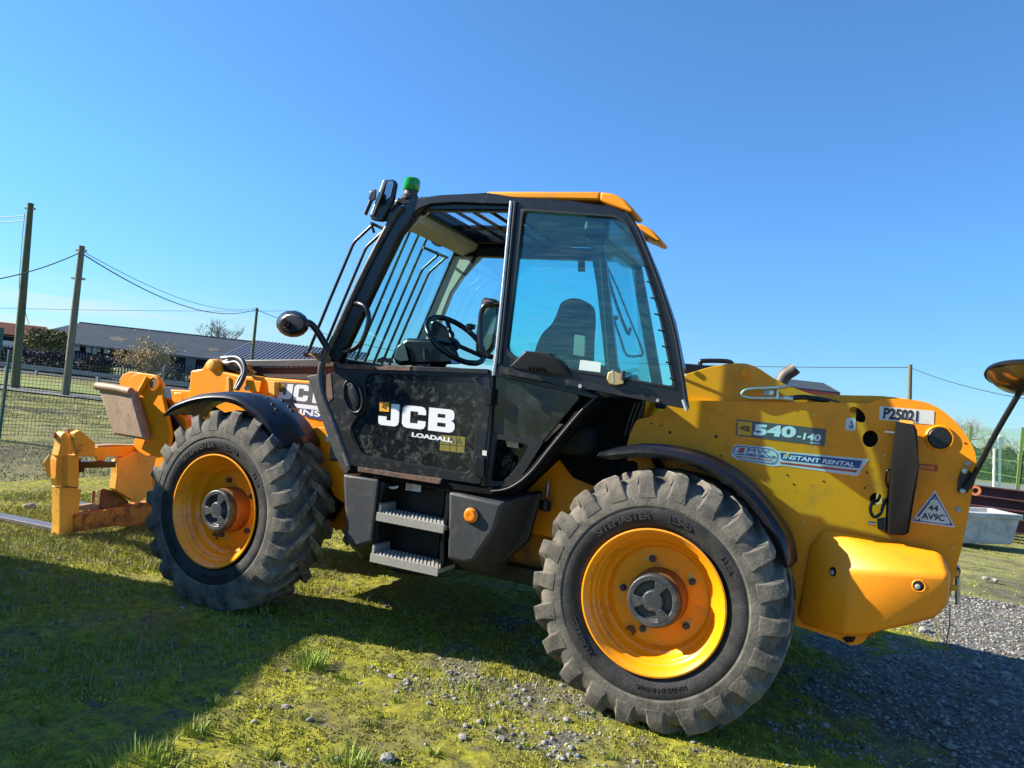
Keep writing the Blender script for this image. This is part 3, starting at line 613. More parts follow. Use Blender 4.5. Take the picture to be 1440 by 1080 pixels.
for k in range(NP):
    q = p0.lerp(p1, (k+.5)/NP)-rn*.04
    if pm is None:
        bm = bmesh.new(); w = .045
        vs = [(-w, 0), (w, 0), (w, 1.25), (0, 1.4), (-w, 1.25)]
        A = [bm.verts.new(R0*a+Vector((0, 0, b))) for a, b in vs]; B = [bm.verts.new(R0*a+Vector((0, 0, b))+F0*.02) for a, b in vs]
        bm.faces.new(A); bm.faces.new(B[::-1])
        for i in range(5): bm.faces.new((A[i], A[(i+1) % 5], B[(i+1) % 5], B[i]))
        bmesh.ops.recalc_face_normals(bm, faces=bm.faces); pm = bpy.data.meshes.new('pale'); bm.to_mesh(pm); bm.free(); pm.materials.append(mat('pale_steel', (.07, .08, .11), .6))
    o = bpy.data.objects.new('pale', pm); COL.objects.link(o); o.location = q; par(o, pf); 
# foliage made of many small leaf faces on limbs
def foliage(name, c, rx, ry, rz, n, s, mats, parent, seed, gap=.35, twigs=None):
    r = np.random.default_rng(seed); V = []; F = []; Mi = []
    cl = [(r.normal(0, .42, 3)) for _ in range(26)]; cl = [q/max(1, np.linalg.norm(q)) for q in cl]
    for i in range(n):
        q = cl[r.integers(len(cl))]+r.normal(0, .17, 3)
        if q[2] < -.9: q[2] = -.9
        p = np.array([c[0]+q[0]*rx, c[1]+q[1]*ry, c[2]+q[2]*rz]); a = r.normal(0, 1, 3); a /= np.linalg.norm(a); b = np.cross(a, r.normal(0, 1, 3)); b /= np.linalg.norm(b)+1e-9
        k = s*r.uniform(.5, 1.4); j = len(V); V += [p-a*k, p+b*k*.5, p+a*k, p-b*k*.5]; F.append((j, j+1, j+2, j+3)); Mi.append(int(r.integers(len(mats))))
    me = bpy.data.meshes.new(name); me.from_pydata([tuple(v) for v in V], [], F); me.update()
    for m in mats: me.materials.append(m)
    me.polygons.foreach_set('material_index', Mi)
    o = bpy.data.objects.new(name, me); COL.objects.link(o); par(o, parent) if parent else None
    return o
def branches(bm, p, d, L, r, depth, rg, spread=.5, seg=5):
    q = p+d*L; tube_bm(bm, [p, p+d*L*.5+Vector(rg.normal(0, .04*L, 3)), q], [r, r*.85, r*.68], seg=seg if depth > 1 else 3)
    if depth == 0: return
    for k in range(3 if depth > 1 else 4):
        nd = (d+Vector(rg.normal(0, spread, 3))+Vector((0, 0, .22))).normalized(); branches(bm, p+d*L*rg.uniform(.55, 1), nd, L*rg.uniform(.55, .8), r*.6, depth-1, rg, spread, seg)
def baretree(name, base, h, label, seed, mats=None, depth=5, spread=.5, cat='tree', r0=None):
    t = empty(name, base); tag(t, label, cat); rg = np.random.default_rng(seed)
    r0 = r0 or h*.018
    tube('trunk', [base-Vector((0, 0, .1)), base+Vector((0, 0, h*.16)), base+Vector((.02*h, 0, h*.34))], [r0*1.25, r0, r0*.8], TWG, t, seg=8)
    bm = bmesh.new()
    for k in range(6):
        d = (Vector((rg.normal(0, .5), rg.normal(0, .5), 1))).normalized(); branches(bm, base+Vector((.02*h*.8, 0, h*rg.uniform(.16, .33))), d, h*rg.uniform(.22, .32), r0*.55, depth-1, rg, spread)
    frombm('crown', bm, TWG, t, 0); return t
q = CW(300, 130); q.z = 0; baretree('bare_tree', q, 11.0, 'leafless tree rising behind the ridge of the long slate shed', 3, spread=.42, r0=.24)
bt = CW(205, 50); bt.z = 0
bu = empty('bush', bt); tag(bu, 'rounded tan and dull green bush in front of the long slate shed', 'bush')
bm = bmesh.new(); rg = np.random.default_rng(5)
for k in range(9):
    d = Vector((rg.normal(0, .6), rg.normal(0, .6), 1)).normalized(); branches(bm, bt+Vector((rg.normal(0, .4), rg.normal(0, .4), 0)), d, 1.25, .05, 3, rg, .5)
frombm('stems', bm, TWG, bu, 0)
foliage('leaves', (bt.x, bt.y, 1.35), 1.95, 1.6, 1.4, 5200, .06, [LVE, LVE, LVG], bu, 6)
hc = mat('purple_brown_netting', (.055, .035, .045), .9, var=.35, vscale=2)
for i, (x0, x1, D, h0, h1, mt, nm, lb, ct, n) in enumerate([(-30, 150, 46, 1.0, .9, [HDB, hc], 'hedge', 'low purple-brown hedge across the road behind the two tall poles', 'hedge', 9000),
        (35, 90, 56, 1.5, .5, [LVG, HDG], 'bush', 'olive bush showing above the purple-brown hedge between the two tall poles', 'bush', 2500),
        (225, 345, 46, .7, .7, [HDG, HDB, TWG], 'scrub', 'dark weedy scrub between the tan bush and the boom nose', 'scrub', 5000)]):
    a_ = CW(x0, D); b_ = CW(x1, D); c_ = (a_+b_)/2; Lh = (b_-a_).length/2
    t = empty(nm, (c_.x, c_.y, 0)); tag(t, lb, ct)
    r = np.random.default_rng(20+i); V = []; F = []; Mi = []
    for j in range(n):
        u = r.uniform(-1, 1); z = r.random()**.7*(h0+.25*math.sin(u*9+i)); p = c_+R0*(u*Lh)+F0*r.normal(0, .5); p.z = z if i != 1 else 1.1+z
        a = Vector(r.normal(0, 1, 3)).normalized()*.10; b = a.orthogonal().normalized()*.06; k = len(V); V += [p-a, p+b, p+a, p-b]; F.append((k, k+1, k+2, k+3)); Mi.append(int(r.integers(len(mt))))
    me = bpy.data.meshes.new('foliage'); me.from_pydata([tuple(v) for v in V], [], F); me.update()
    for m in mt: me.materials.append(m)
    me.polygons.foreach_set('material_index', Mi); o = bpy.data.objects.new('foliage', me); COL.objects.link(o); par(o, t)
    bm = bmesh.new()
    for j in range(10):
        u = (j+.5)/10*2-1; q = c_+R0*(u*Lh); q.z = 0; tube_bm(bm, [q, q+Vector((0, 0, h0*.9+(1.1 if i == 1 else 0)))], .04, seg=5)
    frombm('stems', bm, TWG, t, 0)
# utility poles and cables
def pole(xb, yb, xt, yt, r0, r1, mt, label, D=None, fit=True):
    b = PG(xb, yb) if D is None else CW(xb, D)
    b.z = 0; dep = (b-CAM).dot(_f); top = pix(xt, yt, dep); 
    t = empty('utility_pole', b); tag(t, label, 'utility pole')
    tube('shaft', [b-Vector((0, 0, .3)), b.lerp(top, .5), top], [r0, (r0+r1)/2, r1], mt, t, seg=14)
    lathe('cap', [(0, r1*1.04), (.05, r1*1.02), (.07, 0)], top, mt, t, axis='Z', seg=12)
    return t, b, top
t1, b1, top1 = pole(21, 546, 43, 288, .15, .095, WOG, 'darkest and nearest-looking tall wooden pole at the left edge')
t2, b2, top2 = pole(92, 556, 115, 348, .125, .095, WOD, 'weathered pale wooden pole, second from the left edge')
t3, b3, top3 = pole(350, 512, 361.5, 434, .13, .10, WOG, 'slender distant pole between the bare tree and the round wing mirror', D=58)
t4, b4, top4 = pole(1277, 650, 1280, 514, .16, .12, WOD, 'lone wooden pole rising behind the counterweight at right', D=48)
for t, a, f in ((t1, top1, .16), (t2, top2, .30), (t3, top3, .4)):
    q = a.lerp(b1 if t is t1 else b2 if t is t2 else b3, .02); tube('bracket', [q-R0*.18, q+R0*.18], .035, GAL, t, seg=6)
q = top2.lerp(b2, .21); tube('bracket', [q-R0*.22, q+R0*.22], .04, GAL, t2, seg=6)
q = top3.lerp(b3, .42); box('junction_box', q-Vector((.1, .2, .15)), q+Vector((.14, -.05, .15)), WOG, t3)
q0 = pix(40, 302, 26); tube('down_cable', [pix(35, 300, 26), pix(31, 340, 26), pix(27, 405, 26), pix(33, 420, 26), pix(36, 440, 26), pix(41, 456, 26)], .01, WIR, t1, n=4, seg=5)
def cable(a, b, sag, r, label, n=24):
    pts = []
    for i in range(n+1):
        u = i/n; p = a.lerp(b, u); p.z -= sag*4*u*(1-u); pts.append(p)
    o = tube('overhead_cable', pts, r, WIR, None, seg=5); return tag(o, label, 'cable', 'overhead cables')
cable(pix(-60, 300, 27), top1+Vector((0, 0, -.35)), .1, .014, 'upper cable running off the left edge from the darkest tall pole')
cable(pix(-60, 304, 27), top1+Vector((0, 0, -.5)), .15, .014, 'lower cable running off the left edge from the darkest tall pole')
cable(top2+Vector((0, 0, -.18)), top3+Vector((0, 0, -.05)), 1.0, .022, 'thick twisted cable sagging from the pale pole to the slender distant pole')
cable(top2+Vector((0, 0, -.10)), top3+Vector((0, 0, .05)), .78, .012, 'thin cable just above the thick twisted one')
cable(pix(-80, 400, 22), top2+Vector((0, 0, -.15)), .25, .018, 'cable coming from the left edge up to the pale pole')
cable(pix(-80, 431, 80), pix(420, 437, 95), .2, .02, 'faint far cable running level above the slate shed roof')
cable(top3+Vector((0, 0, -.1)), pix(700, 508, 62), .9, .02, 'cable leaving the slender pole and passing behind the cab windows')
cable(pix(700, 500, 70), top4+Vector((0, 0, -.12)), .3, .024, 'cable reaching the lone right-hand pole from the left')
cable(top4+Vector((0, 0, -.12)), pix(1560, 575, 30), .4, .02, 'cable dropping from the lone right-hand pole to the right edge')
# left weldmesh fence
def meshfence(name, a, b, h, n_post, label, dv, dh, rw, rh, mv, mh, mp, proud=.0, post_r=.03, hz=None, post_mats=None):
    t = empty(name, a); tag(t, label, 'fence'); d = (b-a).normalized(); L = (b-a).length
    bm = bmesh.new(); k = 0
    while k*dv < L:
        p = a+d*(k*dv); bm2 = tube_bm(bm, [p+Vector((0, 0, .04)), p+Vector((0, 0, h+proud))], rw, seg=3); k += 1
    tag(frombm('vertical_wire', bm, mv, t, 0), kind='stuff')
    zs = hz or list(np.arange(.06, h, dh))
    if len(zs) > 15:
        bm = bmesh.new()
        for z in zs: tube_bm(bm, [a+Vector((0, 0, z)), b+Vector((0, 0, z))], rh, seg=3)
        tag(frombm('horizontal_wire', bm, mh, t, 0), kind='stuff')
    else:
        for z in zs: tube('horizontal_wire', [a+Vector((0, 0, z)), b+Vector((0, 0, z))], rh, mh, t, seg=4)
    nrm = Vector((-d.y, d.x, 0))
    for i in range(n_post):
        p = a.lerp(b, i/(n_post-1))+nrm*.05; box('post', (p.x-post_r, p.y-post_r, -.1), (p.x+post_r, p.y+post_r, h+.06), mp, t, .003, rot=None)
    return t
fa = Vector((-11.27, 4.29, 0)); fb = Vector((-10.83, 5.84, 0)); fd = (fb-fa).normalized()
GMW = mat('dull_green_wire', (.10, .13, .06), .5)
meshfence('mesh_fence', fa-fd*2.5, fa+fd*7.5, 1.32, 5, 'low green wire mesh fence standing in the field beyond the forks at left', .055, .055, .0035, .0035, GMW, GMW, FTE, post_r=.02)
q = fa-fd*.05; tag(box('fence_post', (q.x-.16, q.y-.11, -.1), (q.x-.08, q.y-.03, 1.72), FTE), 'teal steel post taller than the mesh, cut by the left edge', 'post')
# ------------------------------------------------------------ background, right
f0 = Vector((4.0, 14.3, 0)); f1 = Vector((3.43, 16.8, 0)); fd = (f1-f0).normalized()
meshfence('mesh_fence', f0-fd*5.2, f0+fd*22.3, 1.98, 12, 'tall green weldmesh fence behind the counterweight at the right edge', .05, .2, .003, .006, FGN, FGY, FGY, proud=.03, hz=[.12, .43, .74, 1.05, 1.36, 1.66, 1.9])
HG2 = mat('green_hedge_far', (.04, .075, .03), .85, var=.4, vscale=1)
def strip(x0, x1, D0, D1, z, mt, name):
    return sheet(name, [CW(x0, D0), CW(x1, D0), CW(x1, D1), CW(x0, D1)], z, mt)
strip(1150, 1700, 30, 38, .02, mat('pale_far_road', (.16, .16, .155), .9, var=.1), 'far_road')
strip(1150, 1800, 60, 160, .02, mat('far_field_grass', (.17, .18, .07), .9, var=.25, vscale=.15), 'far_field')
for (x0, x1, D, h, mts, lb, sd_) in [(1290, 1560, 42, 1.15, [HG2, HDG], 'clipped green hedge beyond the road behind the tall green fence', 51), (1200, 1600, 120, 2.6, [HDB, LVG], 'far brown hedgerow closing off the field at right', 52)]:
    a_ = CW(x0, D); b_ = CW(x1, D); a_.z = b_.z = 0; t = empty('hedge', (a_+b_)/2); tag(t, lb, 'hedge'); r = np.random.default_rng(sd_)
    V = []; F = []; Mi = []; s_ = .09 if D < 60 else .3
    for j in range(11000):
        u = r.random(); p = a_.lerp(b_, u)+F0*r.normal(0, .35); p.z = r.random()**.8*h*(.88+.12*math.sin(u*40)+.1*math.sin(u*97)); a = Vector(r.normal(0, 1, 3)).normalized()*s_; b = a.orthogonal().normalized()*s_*.6
        k = len(V); V += [p-a, p+b, p+a, p-b]; F.append((k, k+1, k+2, k+3)); Mi.append(int(r.integers(2)))
    me = bpy.data.meshes.new('foliage'); me.from_pydata([tuple(v) for v in V], [], F); me.update()
    for m in mts: me.materials.append(m)
    me.polygons.foreach_set('material_index', Mi); o = bpy.data.objects.new('foliage', me); COL.objects.link(o); par(o, t)
q = CW(1345, 62); q.z = 0; baretree('bare_tree', q, 5.6, 'leafless tree just right of the curved top of the counterweight plate', 13, spread=.45)
q = CW(1390, 75); q.z = 0; baretree('bare_tree', q, 4.4, 'small thin leafless tree above the green fence near the mirror arm', 17, depth=4, spread=.35)
q = CW(1430, 95); q.z = 0; baretree('bare_tree', q, 5.0, 'faint leafless tree above the green fence at the right edge', 19, depth=4, spread=.35)
# sign with two legs behind the fence
sg = empty('sign', CW(1405, 28)); tag(sg, 'small white two-legged board standing behind the green fence', 'sign')
a_ = pix(1393, 631, 28); b_ = pix(1404, 632, 28)
for (x0, x1, y0, y1) in ((1393, 1402, 614, 631), (1404.5, 1412, 614, 631)):
    pts = [pix(x0, y1, 28), pix(x1, y1, 28), pix(x1, y0, 28), pix(x0, y0, 28)]; slab('board', pts, [p+F0*.04 for p in pts], WHT, sg, 0)
for x in (1397.5, 1405.5):
    b = CW(x, 28.1); b.z = 0; tube('leg', [b, pix(x+1, 612, 28.1)], .045, WHT, sg, seg=8)
# bungalow roof seen over the machine
bg_ = empty('house', CW(1145, 70)); tag(bg_, 'dark slate hipped roof of a house with a red fascia, seen over the yellow chassis', 'house')
e0, e1 = pix(1085, 544, 68), pix(1182, 549, 68); e1.z = e0.z = (e0.z+e1.z)/2; r0, r1 = pix(1100, 533.5, 73), pix(1158, 537, 73); r0.z = r1.z = (r0.z+r1.z)/2
bk0, bk1 = e0+F0*10, e1+F0*10
for pts in ([e0, e1, r1, r0], [r0, r1, bk1, bk0], [e1, bk1, r1], [e0, r0, bk0]): slab('roof', pts, [p-Vector((0, 0, .12)) for p in pts], SLT, bg_, 0)
pts = [e0-Vector((0, 0, .35)), e1-Vector((0, 0, .35)), e1-Vector((0, 0, .1)), e0-Vector((0, 0, .1))]; slab('fascia', pts, [p+F0*.1 for p in pts], PRD, bg_, 0)
wallprism('wall', e0+F0*.4, e1+F0*.4, -.1, e0.z-.15, .3, PWH, bg_)
# concrete trough
tr = empty('trough', PG(1390, 765)); tag(tr, 'pale grey concrete trough with sloping ends on the grass behind the machine', 'trough')
TD = 12.1
def tp(x, y, d=0): return pix(x, y, TD)+F0*d
lipf = [tp(1300, 715), tp(1437, 724)]; bot = [tp(1310, 763), tp(1423, 766)]
fr = [bot[0], bot[1], tp(1436, 731), tp(1296, 722)]
outer = [bot[0], bot[1], tp(1437, 724), tp(1292, 716)]
bk = [p+F0*.75 for p in outer]; bk[0] = bot[0]+F0*.6; bk[1] = bot[1]+F0*.6
zt = max(outer[2].z, outer[3].z)
bm = bmesh.new(); A = [bm.verts.new(p) for p in outer]; B = [bm.verts.new(p) for p in bk]
inn = [outer[3]*.92+outer[2]*.08+F0*.07, outer[2]*.93+outer[3]*.07+F0*.07, outer[2]*.93+outer[3]*.07+F0*.68, outer[3]*.92+outer[2]*.08+F0*.68]
I = [bm.verts.new(p) for p in inn]; J = [bm.verts.new(p-Vector((0, 0, .33))) for p in inn]
bm.faces.new((A[0], A[1], A[2], A[3])); bm.faces.new((B[0], B[1], B[2], B[3])); bm.faces.new((A[0], A[1], B[1], B[0])); bm.faces.new((A[1], A[2], B[2], B[1])); bm.faces.new((A[0], A[3], B[3], B[0]))
bm.faces.new((A[3], A[2], I[1], I[0])); bm.faces.new((A[2], B[2], I[2], I[1])); bm.faces.new((B[2], B[3], I[3], I[2])); bm.faces.new((B[3], A[3], I[0], I[3]))
for i in range(4): bm.faces.new((I[i], I[(i+1) % 4], J[(i+1) % 4], J[i]))
bm.faces.new(J)
frombm('basin', bm, CON, tr, .02)
pts = [tp(1292, 716)-F0*.03, tp(1438, 724)-F0*.03, tp(1437, 731)-F0*.03, tp(1293, 723)-F0*.03]; slab('rim', pts, [p+F0*.04 for p in pts], CON, tr, .01)
# red oxide beams
dR = (R0*.94+F0*-.34).normalized(); dN = Vector((-dR.y, dR.x, 0))
for k, (x, y, D, L, s, lb) in enumerate([(1330, 686, 15.2, 3.6, .26, 'topmost dark red steel beam of the pile behind the trough'), (1330, 700, 14.7, 3.6, .26, 'second dark red steel beam down the pile behind the trough'), (1340, 716, 14.2, 3.4, .26, 'third dark red steel beam down, just above the trough rim'), (1395, 735, 13.6, 2.2, .24, 'lowest dark red steel beam, at the right end of the trough')]):
    a_ = pix(x, y, D); bm = bmesh.new()
    # I section
    h, w, t_ = s*.5, s*.45, .02
    sec = [(-w, -h), (w, -h), (w, -h+t_), (t_/2, -h+t_), (t_/2, h-t_), (w, h-t_), (w, h), (-w, h), (-w, h-t_), (-t_/2, h-t_), (-t_/2, -h+t_), (-w, -h+t_)]
    A = [bm.verts.new(a_+dN*u+Vector((0, 0, v))) for u, v in sec]; B = [bm.verts.new(a_+dR*L+dN*u+Vector((0, 0, v))) for u, v in sec]
    for i in range(12): bm.faces.new((A[i], A[(i+1) % 12], B[(i+1) % 12], B[i]))
    bm.faces.new(A); bm.faces.new(B[::-1]); o = frombm('steel_beam', bm, MAR, None, 0); tag(o, lb, 'steel beam', 'pile of dark red steel beams')
    if k < 4:
        q = a_+dR*L*.5
        if k == 3: tag(box('timber_bearer', (q.x-.06, q.y-.6, -.02), (q.x+.06, q.y+.6, q.z-h), WOD), 'timber bearer under the dark red beams by the trough', 'timber')
bj = pix(1372, 690, 14.2)
o = lathe('pipe_collar', [(0, .05), (0, .09), (.06, .09), (.06, .05), (0, .05)], bj, ORG, None, seg=20, axis='Y'); tag(o, 'small orange ring standing on the beams behind the trough', 'pipe collar')
# container added out of frame, standing in for whatever throws the large foreground shadow
cE = Vector((.24, -.97, 0)).normalized(); cN = Vector((-.97, -.24, 0)).normalized(); c0 = Vector((-6.53, -.86, 0)); cH = 2.59
ct = empty('shadow_container', c0+cE*3+cN*1.2); tag(ct, 'unseen blue container added out of frame at left to throw the large foreground shadow', 'container')
bm = bmesh.new(); n = 72
def cwall(p, d, L, out_, z0, z1, nn):
    prev = None
    for i in range(nn+1):
        off = .035 if (i//2) % 2 else 0
        q = p+d*(L*i/nn)-out_*off; a_, b_ = bm.verts.new(q+Vector((0, 0, z0))), bm.verts.new(q+Vector((0, 0, z1)))
        if prev: bm.faces.new((prev[0], a_, b_, prev[1]))
        prev = (a_, b_)
cwall(c0, cE, 6.06, -cN, .15, cH-.1, n); cwall(c0+cN*2.44, cE, 6.06, cN, .15, cH-.1, n); cwall(c0, cN, 2.44, -cE, .15, cH-.1, 28); cwall(c0+cE*6.06, cN, 2.44, cE, .15, cH-.1, 28)
frombm('wall', bm, CNT, ct, 0)
fr = [c0, c0+cE*6.06, c0+cE*6.06+cN*2.44, c0+cN*2.44]
slab('roof', [p+Vector((0, 0, cH)) for p in fr], [p+Vector((0, 0, cH-.06)) for p in fr], CNT, ct, 0)
for i in range(4):
    a_, b_ = fr[i], fr[(i+1) % 4]
    tube('corner_post', [a_, a_+Vector((0, 0, cH))], .09, CNT, ct, seg=4); tube('bottom_rail', [a_+Vector((0, 0, .08)), b_+Vector((0, 0, .08))], .08, CNT, ct, seg=4); tube('top_rail', [a_+Vector((0, 0, cH-.06)), b_+Vector((0, 0, cH-.06))], .06, CNT, ct, seg=4)

# ============================================================ the machine
TH = empty('telehandler', (-.7, 1.2, 0)); tag(TH, 'yellow and black telescopic handler with open cab door, parked on the mossy yard', 'telehandler')
# ---- wheels: rim, tyre, hub, nuts; built once, copied to the four corners
RT = .627
def tyre_mesh():
    bm = bmesh.new()
    half = [(.045, .335), (.020, .350), (.004, .372), (-.006, .41), (-.010, .44), (-.008, .444), (-.008, .452), (-.012, .456), (-.012, .500), (-.006, .528), (.010, .558), (.035, .579), (.08, .591), (.14, .595), (.21, .597)]
    prof = half+[(.42-y, r) for y, r in half[-2::-1]]
    lathe('x', prof, (0, 0, 0), None, seg=120, bm=bm)
    npitch = 22
    for side in (0, 1):
        for k in range(npitch):
            th = 2*math.pi*(k+side*.5)/npitch
            st = [(-.014, .497, .098, 0, .002), (-.013, .530, .076, 0, .014), (-.004, .575, .062, .0, .032), (.010, RT-.010, .060, .01, .06), (.05, RT-.001, .064, .05, .065), (.15, RT+.001, .056, .19, .065), (.235, RT, .046, .30, .065)]
            rings = []
            for y, r, hw, sh, hh in st:
                y0 = y if not side else .42-y
                base_r = r-hh
                dy = 0
                if r < .6: base_r = r-.012; dy = .022 if not side else -.022
                ring = []
                for (a, rr, yy) in ((th+sh-hw*1.45, base_r, y0+dy), (th+sh-hw*.92, r, y0), (th+sh+hw*.92, r, y0), (th+sh+hw*1.45, base_r, y0+dy)):
                    ring.append(bm.verts.new((rr*math.cos(a), yy, rr*math.sin(a))))
                rings.append(ring)
            for A, B in zip(rings, rings[1:]):
                for i in range(3): bm.faces.new((A[i], A[i+1], B[i+1], B[i]))
            bm.faces.new(rings[0]); bm.faces.new(rings[-1])
    for v in bm.verts:
        if v.co.z < -.596:
            v.co.z = -.596-(v.co.z+.596)*-.12
    return bm
wheels = []
W0 = empty('wheel', (0, 0, .6)); par(W0, TH)
ty = frombm('tyre', tyre_mesh(), [RUB, RUD, MUD], W0, .004, 38, local=True, seg=1)
for p_ in ty.data.polygons:
    r_ = math.hypot(p_.center.x, p_.center.z); p_.material_index = 1 if r_ < .452 or (r_ < .59 and .06 < p_.center.y < .36) else (2 if r_ > .60 else 0)
rimp = [(.055, .300), (.030, .326), (.012, .338), (.004, .350), (-.004, .351), (-.006, .343), (.004, .334), (.018, .322), (.028, .315), (.050, .310), (.075, .300), (.085, .288), (.110, .280), (.125, .268), (.130, .258), (.150, .250), (.165, .240), (.168, .150), (.168, .10)]
rim = lathe('rim', rimp+[(.20, .10), (.20, .24), (.24, .30), (.36, .31), (.40, .35), (.41, .33), (.41, .30)], (0, 0, 0), YER, W0, seg=80, smooth=30, local=True)
hubp = [(.168, .138), (.060, .134), (.052, .130), (.050, .05), (.045, 0)]
drum = lathe('hub_drum', [(.168, .142), (.075, .138), (.066, .134), (.066, .0)], (0, 0, 0), HUR, W0, seg=40, local=True)
def sector(bm, r0, r1, a0, a1, y0, y1, n=8):
    A = []
    for yy in (y0, y1):
        A.append([bm.verts.new((r1*math.cos(a), yy, r1*math.sin(a))) for a in np.linspace(a0, a1, n)]+[bm.verts.new((r0*math.cos(a), yy, r0*math.sin(a))) for a in np.linspace(a1, a0, n)])
    m = len(A[0]); bm.faces.new(A[0]); bm.faces.new(A[1][::-1])
    for i in range(m): bm.faces.new((A[0][i], A[0][(i+1) % m], A[1][(i+1) % m], A[1][i]))
bm = bmesh.new(); lathe('x', [(.075, .128), (.030, .128), (.022, .122), (.022, .098), (.034, .094), (.044, .088), (.044, .058), (.030, .052), (.022, .048), (.020, 0)], (0, 0, 0), None, seg=44, bm=bm)
for k in range(3): sector(bm, .045, .108, k*2.094+.9, k*2.094+1.55, .046, .022, 6)
cap = frombm('hub_cap', bm, HUB, W0, .003, 35, local=True)
NMK = mat('cream_nut_marker', (.62, .46, .12), .5)
for k in range(5):
    a = math.radians(22+72*k+12); c = Vector((.185*math.cos(a), .168, .185*math.sin(a)))
    tri = [c+Vector((.034*math.cos(a+s_), -.004, .034*math.sin(a+s_))) for s_ in (0, 2.3, -2.3)]
    tri[0] = c+Vector((.05*math.cos(a+1.57), -.004, .05*math.sin(a+1.57))); tri[1] = c+Vector((.03*math.cos(a+3.6), -.004, .03*math.sin(a+3.6))); tri[2] = c+Vector((.03*math.cos(a-.4), -.004, .03*math.sin(a-.4)))
    bm = bmesh.new(); A = [bm.verts.new(p) for p in tri]; B = [bm.verts.new(p+Vector((0, .004, 0))) for p in tri]; bm.faces.new(A); bm.faces.new(B[::-1])
    for i in range(3): bm.faces.new((A[i], A[(i+1) % 3], B[(i+1) % 3], B[i]))
    frombm('nut_marker', bm, NMK, W0, 0, local=True)
    lathe('wheel_nut', [(0, .018), (-.018, .018), (-.022, .012), (-.03, .011), (-.03, 0)], c-Vector((0, .004, 0)), HUB, W0, seg=6, local=True, smooth=None)
for aa, rr_ in ((math.radians(238), .232),):
    c = Vector((rr_*math.cos(aa), .162, rr_*math.sin(aa))); lathe('rim_hole', [(0, .020), (-.004, .026), (-.008, .020), (.003, .016), (.003, 0)], c, HUR, W0, seg=16, local=True)
# raised sidewall lettering
def arc_text(s_, a0, a1, r0, r1, y=-.0125, name='lettering'):
    v, f = textmesh(s_, .03)
    V = []
    for a, b, _ in v:
        an = math.radians(a0+(a1-a0)*a); r = r0+(r1-r0)*b; V.append((r*math.cos(an), y-.003, r*math.sin(an)))
    n = len(V); F = [list(q) for q in f]; V2 = V+[(x, y+.004, z) for x, _, z in V]
    ed = {}
    for q in f:
        for i in range(len(q)):
            e = (q[i], q[(i+1) % len(q)]); k = tuple(sorted(e)); ed[k] = None if k in ed else e
    for e in ed.values():
        if e: F.append([e[1], e[0], e[0]+n, e[1]+n])
    return frompy(name, V2, F, RUD, W0, local=True)
arc_text('SITEMASTER', 138, 96, .392, .428, -.006); arc_text('15.5-25', 84, 68, .392, .428, -.006); arc_text('TUBELESS', 230, 200, .392, .420, -.006); arc_text('12 PR', 42, 30, .395, .42, -.006); arc_text('MADE IN INDIA', 300, 265, .395, .415, -.006)
kids = list(W0.children)
def wheel_copy(loc, rz):
    w = W0.copy(); COL.objects.link(w); w.location = (0, 0, 0); w.parent = TH; w.matrix_parent_inverse = wm(TH).inverted(); w.location = loc; w.rotation_euler = (0, 0, rz)
    for c in kids:
        d = c.copy(); COL.objects.link(d); d.parent = w; d.matrix_parent_inverse = c.matrix_parent_inverse.copy()
    return w
wheel_copy((-2.75, 0, .6), math.radians(-3)); wheel_copy((0, 2.36, .6), math.pi); wheel_copy((-2.75, 2.36, .6), math.pi)
W0.rotation_euler = (0, 0, math.radians(-1))
W0['label'] = 'rear wheel nearest the camera'
# ---- chassis side plate
holes = [circ(1224, 617, 11, 12), circ(1206, 583, 14, 8, 16, .75), circ(1232, 702, 9, 9), rp([(1177+0, 900), (1190, 896), (1190, 902)], 1)]
side = [(881, 627, 3), (886, 610, 6), (895, 590, 6), (912, 587, 8), (926, 581, 8), (942, 569, 6), (966, 563), (1177, 566), (1222, 567, 4), (1232, 562, 10), (1268, 560, 40), (1310, 566, 40), (1345, 592, 40), (1370, 630, 30), (1374, 650, 20), (1366, 700, 8), (1354, 765, 8), (1344, 802, 8), (1336, 842, 14), (1320, 864, 14), (1291, 876, 6), (1222, 890, 6), (1215, 904, 8), (1198, 909, 10), (1181, 900, 8), (1114, 878, 4), (1108, 850), (1085, 790, 30), (1040, 735, 30), (980, 692, 30), (920, 668, 20), (884, 662, 3)]
plate('side_plate', rp(side, 0, 5), .40, .03, YEL, TH, .004, holes=holes[:3], smooth=30)
box('hole_backing', P(1190, 720, .47), P(1245, 574, .47)+Vector((0, .02, 0)), HOL, TH, 0)
ear = [(962, 566), (962, 527, 4), (1000, 515, 20), (1030, 510.5, 20), (1050, 511, 12), (1066, 517, 12), (1092, 535, 20), (1127, 550, 20), (1182, 568), (1182, 572), (962, 572)]
plate('pivot_plate', rp(ear, 0, 5), .43, .03, YEL, TH, .004, smooth=30)
c = P(1048, 524, .43); lathe('pivot_pin', [(0, .040), (-.012, .040), (-.014, .030), (-.014, .024), (-.03, .023), (-.032, .018), (-.026, .0)], c, YEL, TH, seg=28)
lathe('pivot_washer', [(.0, .046), (-.005, .046), (-.006, .040)], c, YEW, TH, seg=28)
# boom tail showing above the plate
plate('boom_tail', rp([(1120, 570), (1127, 553, 4), (1187, 555.5, 3), (1240, 556.5, 10), (1290, 562, 40), (1345, 595, 40), (1360, 640), (1340, 700), (1200, 640)], 0), .50, .9, YEL, TH, .02, smooth=40)
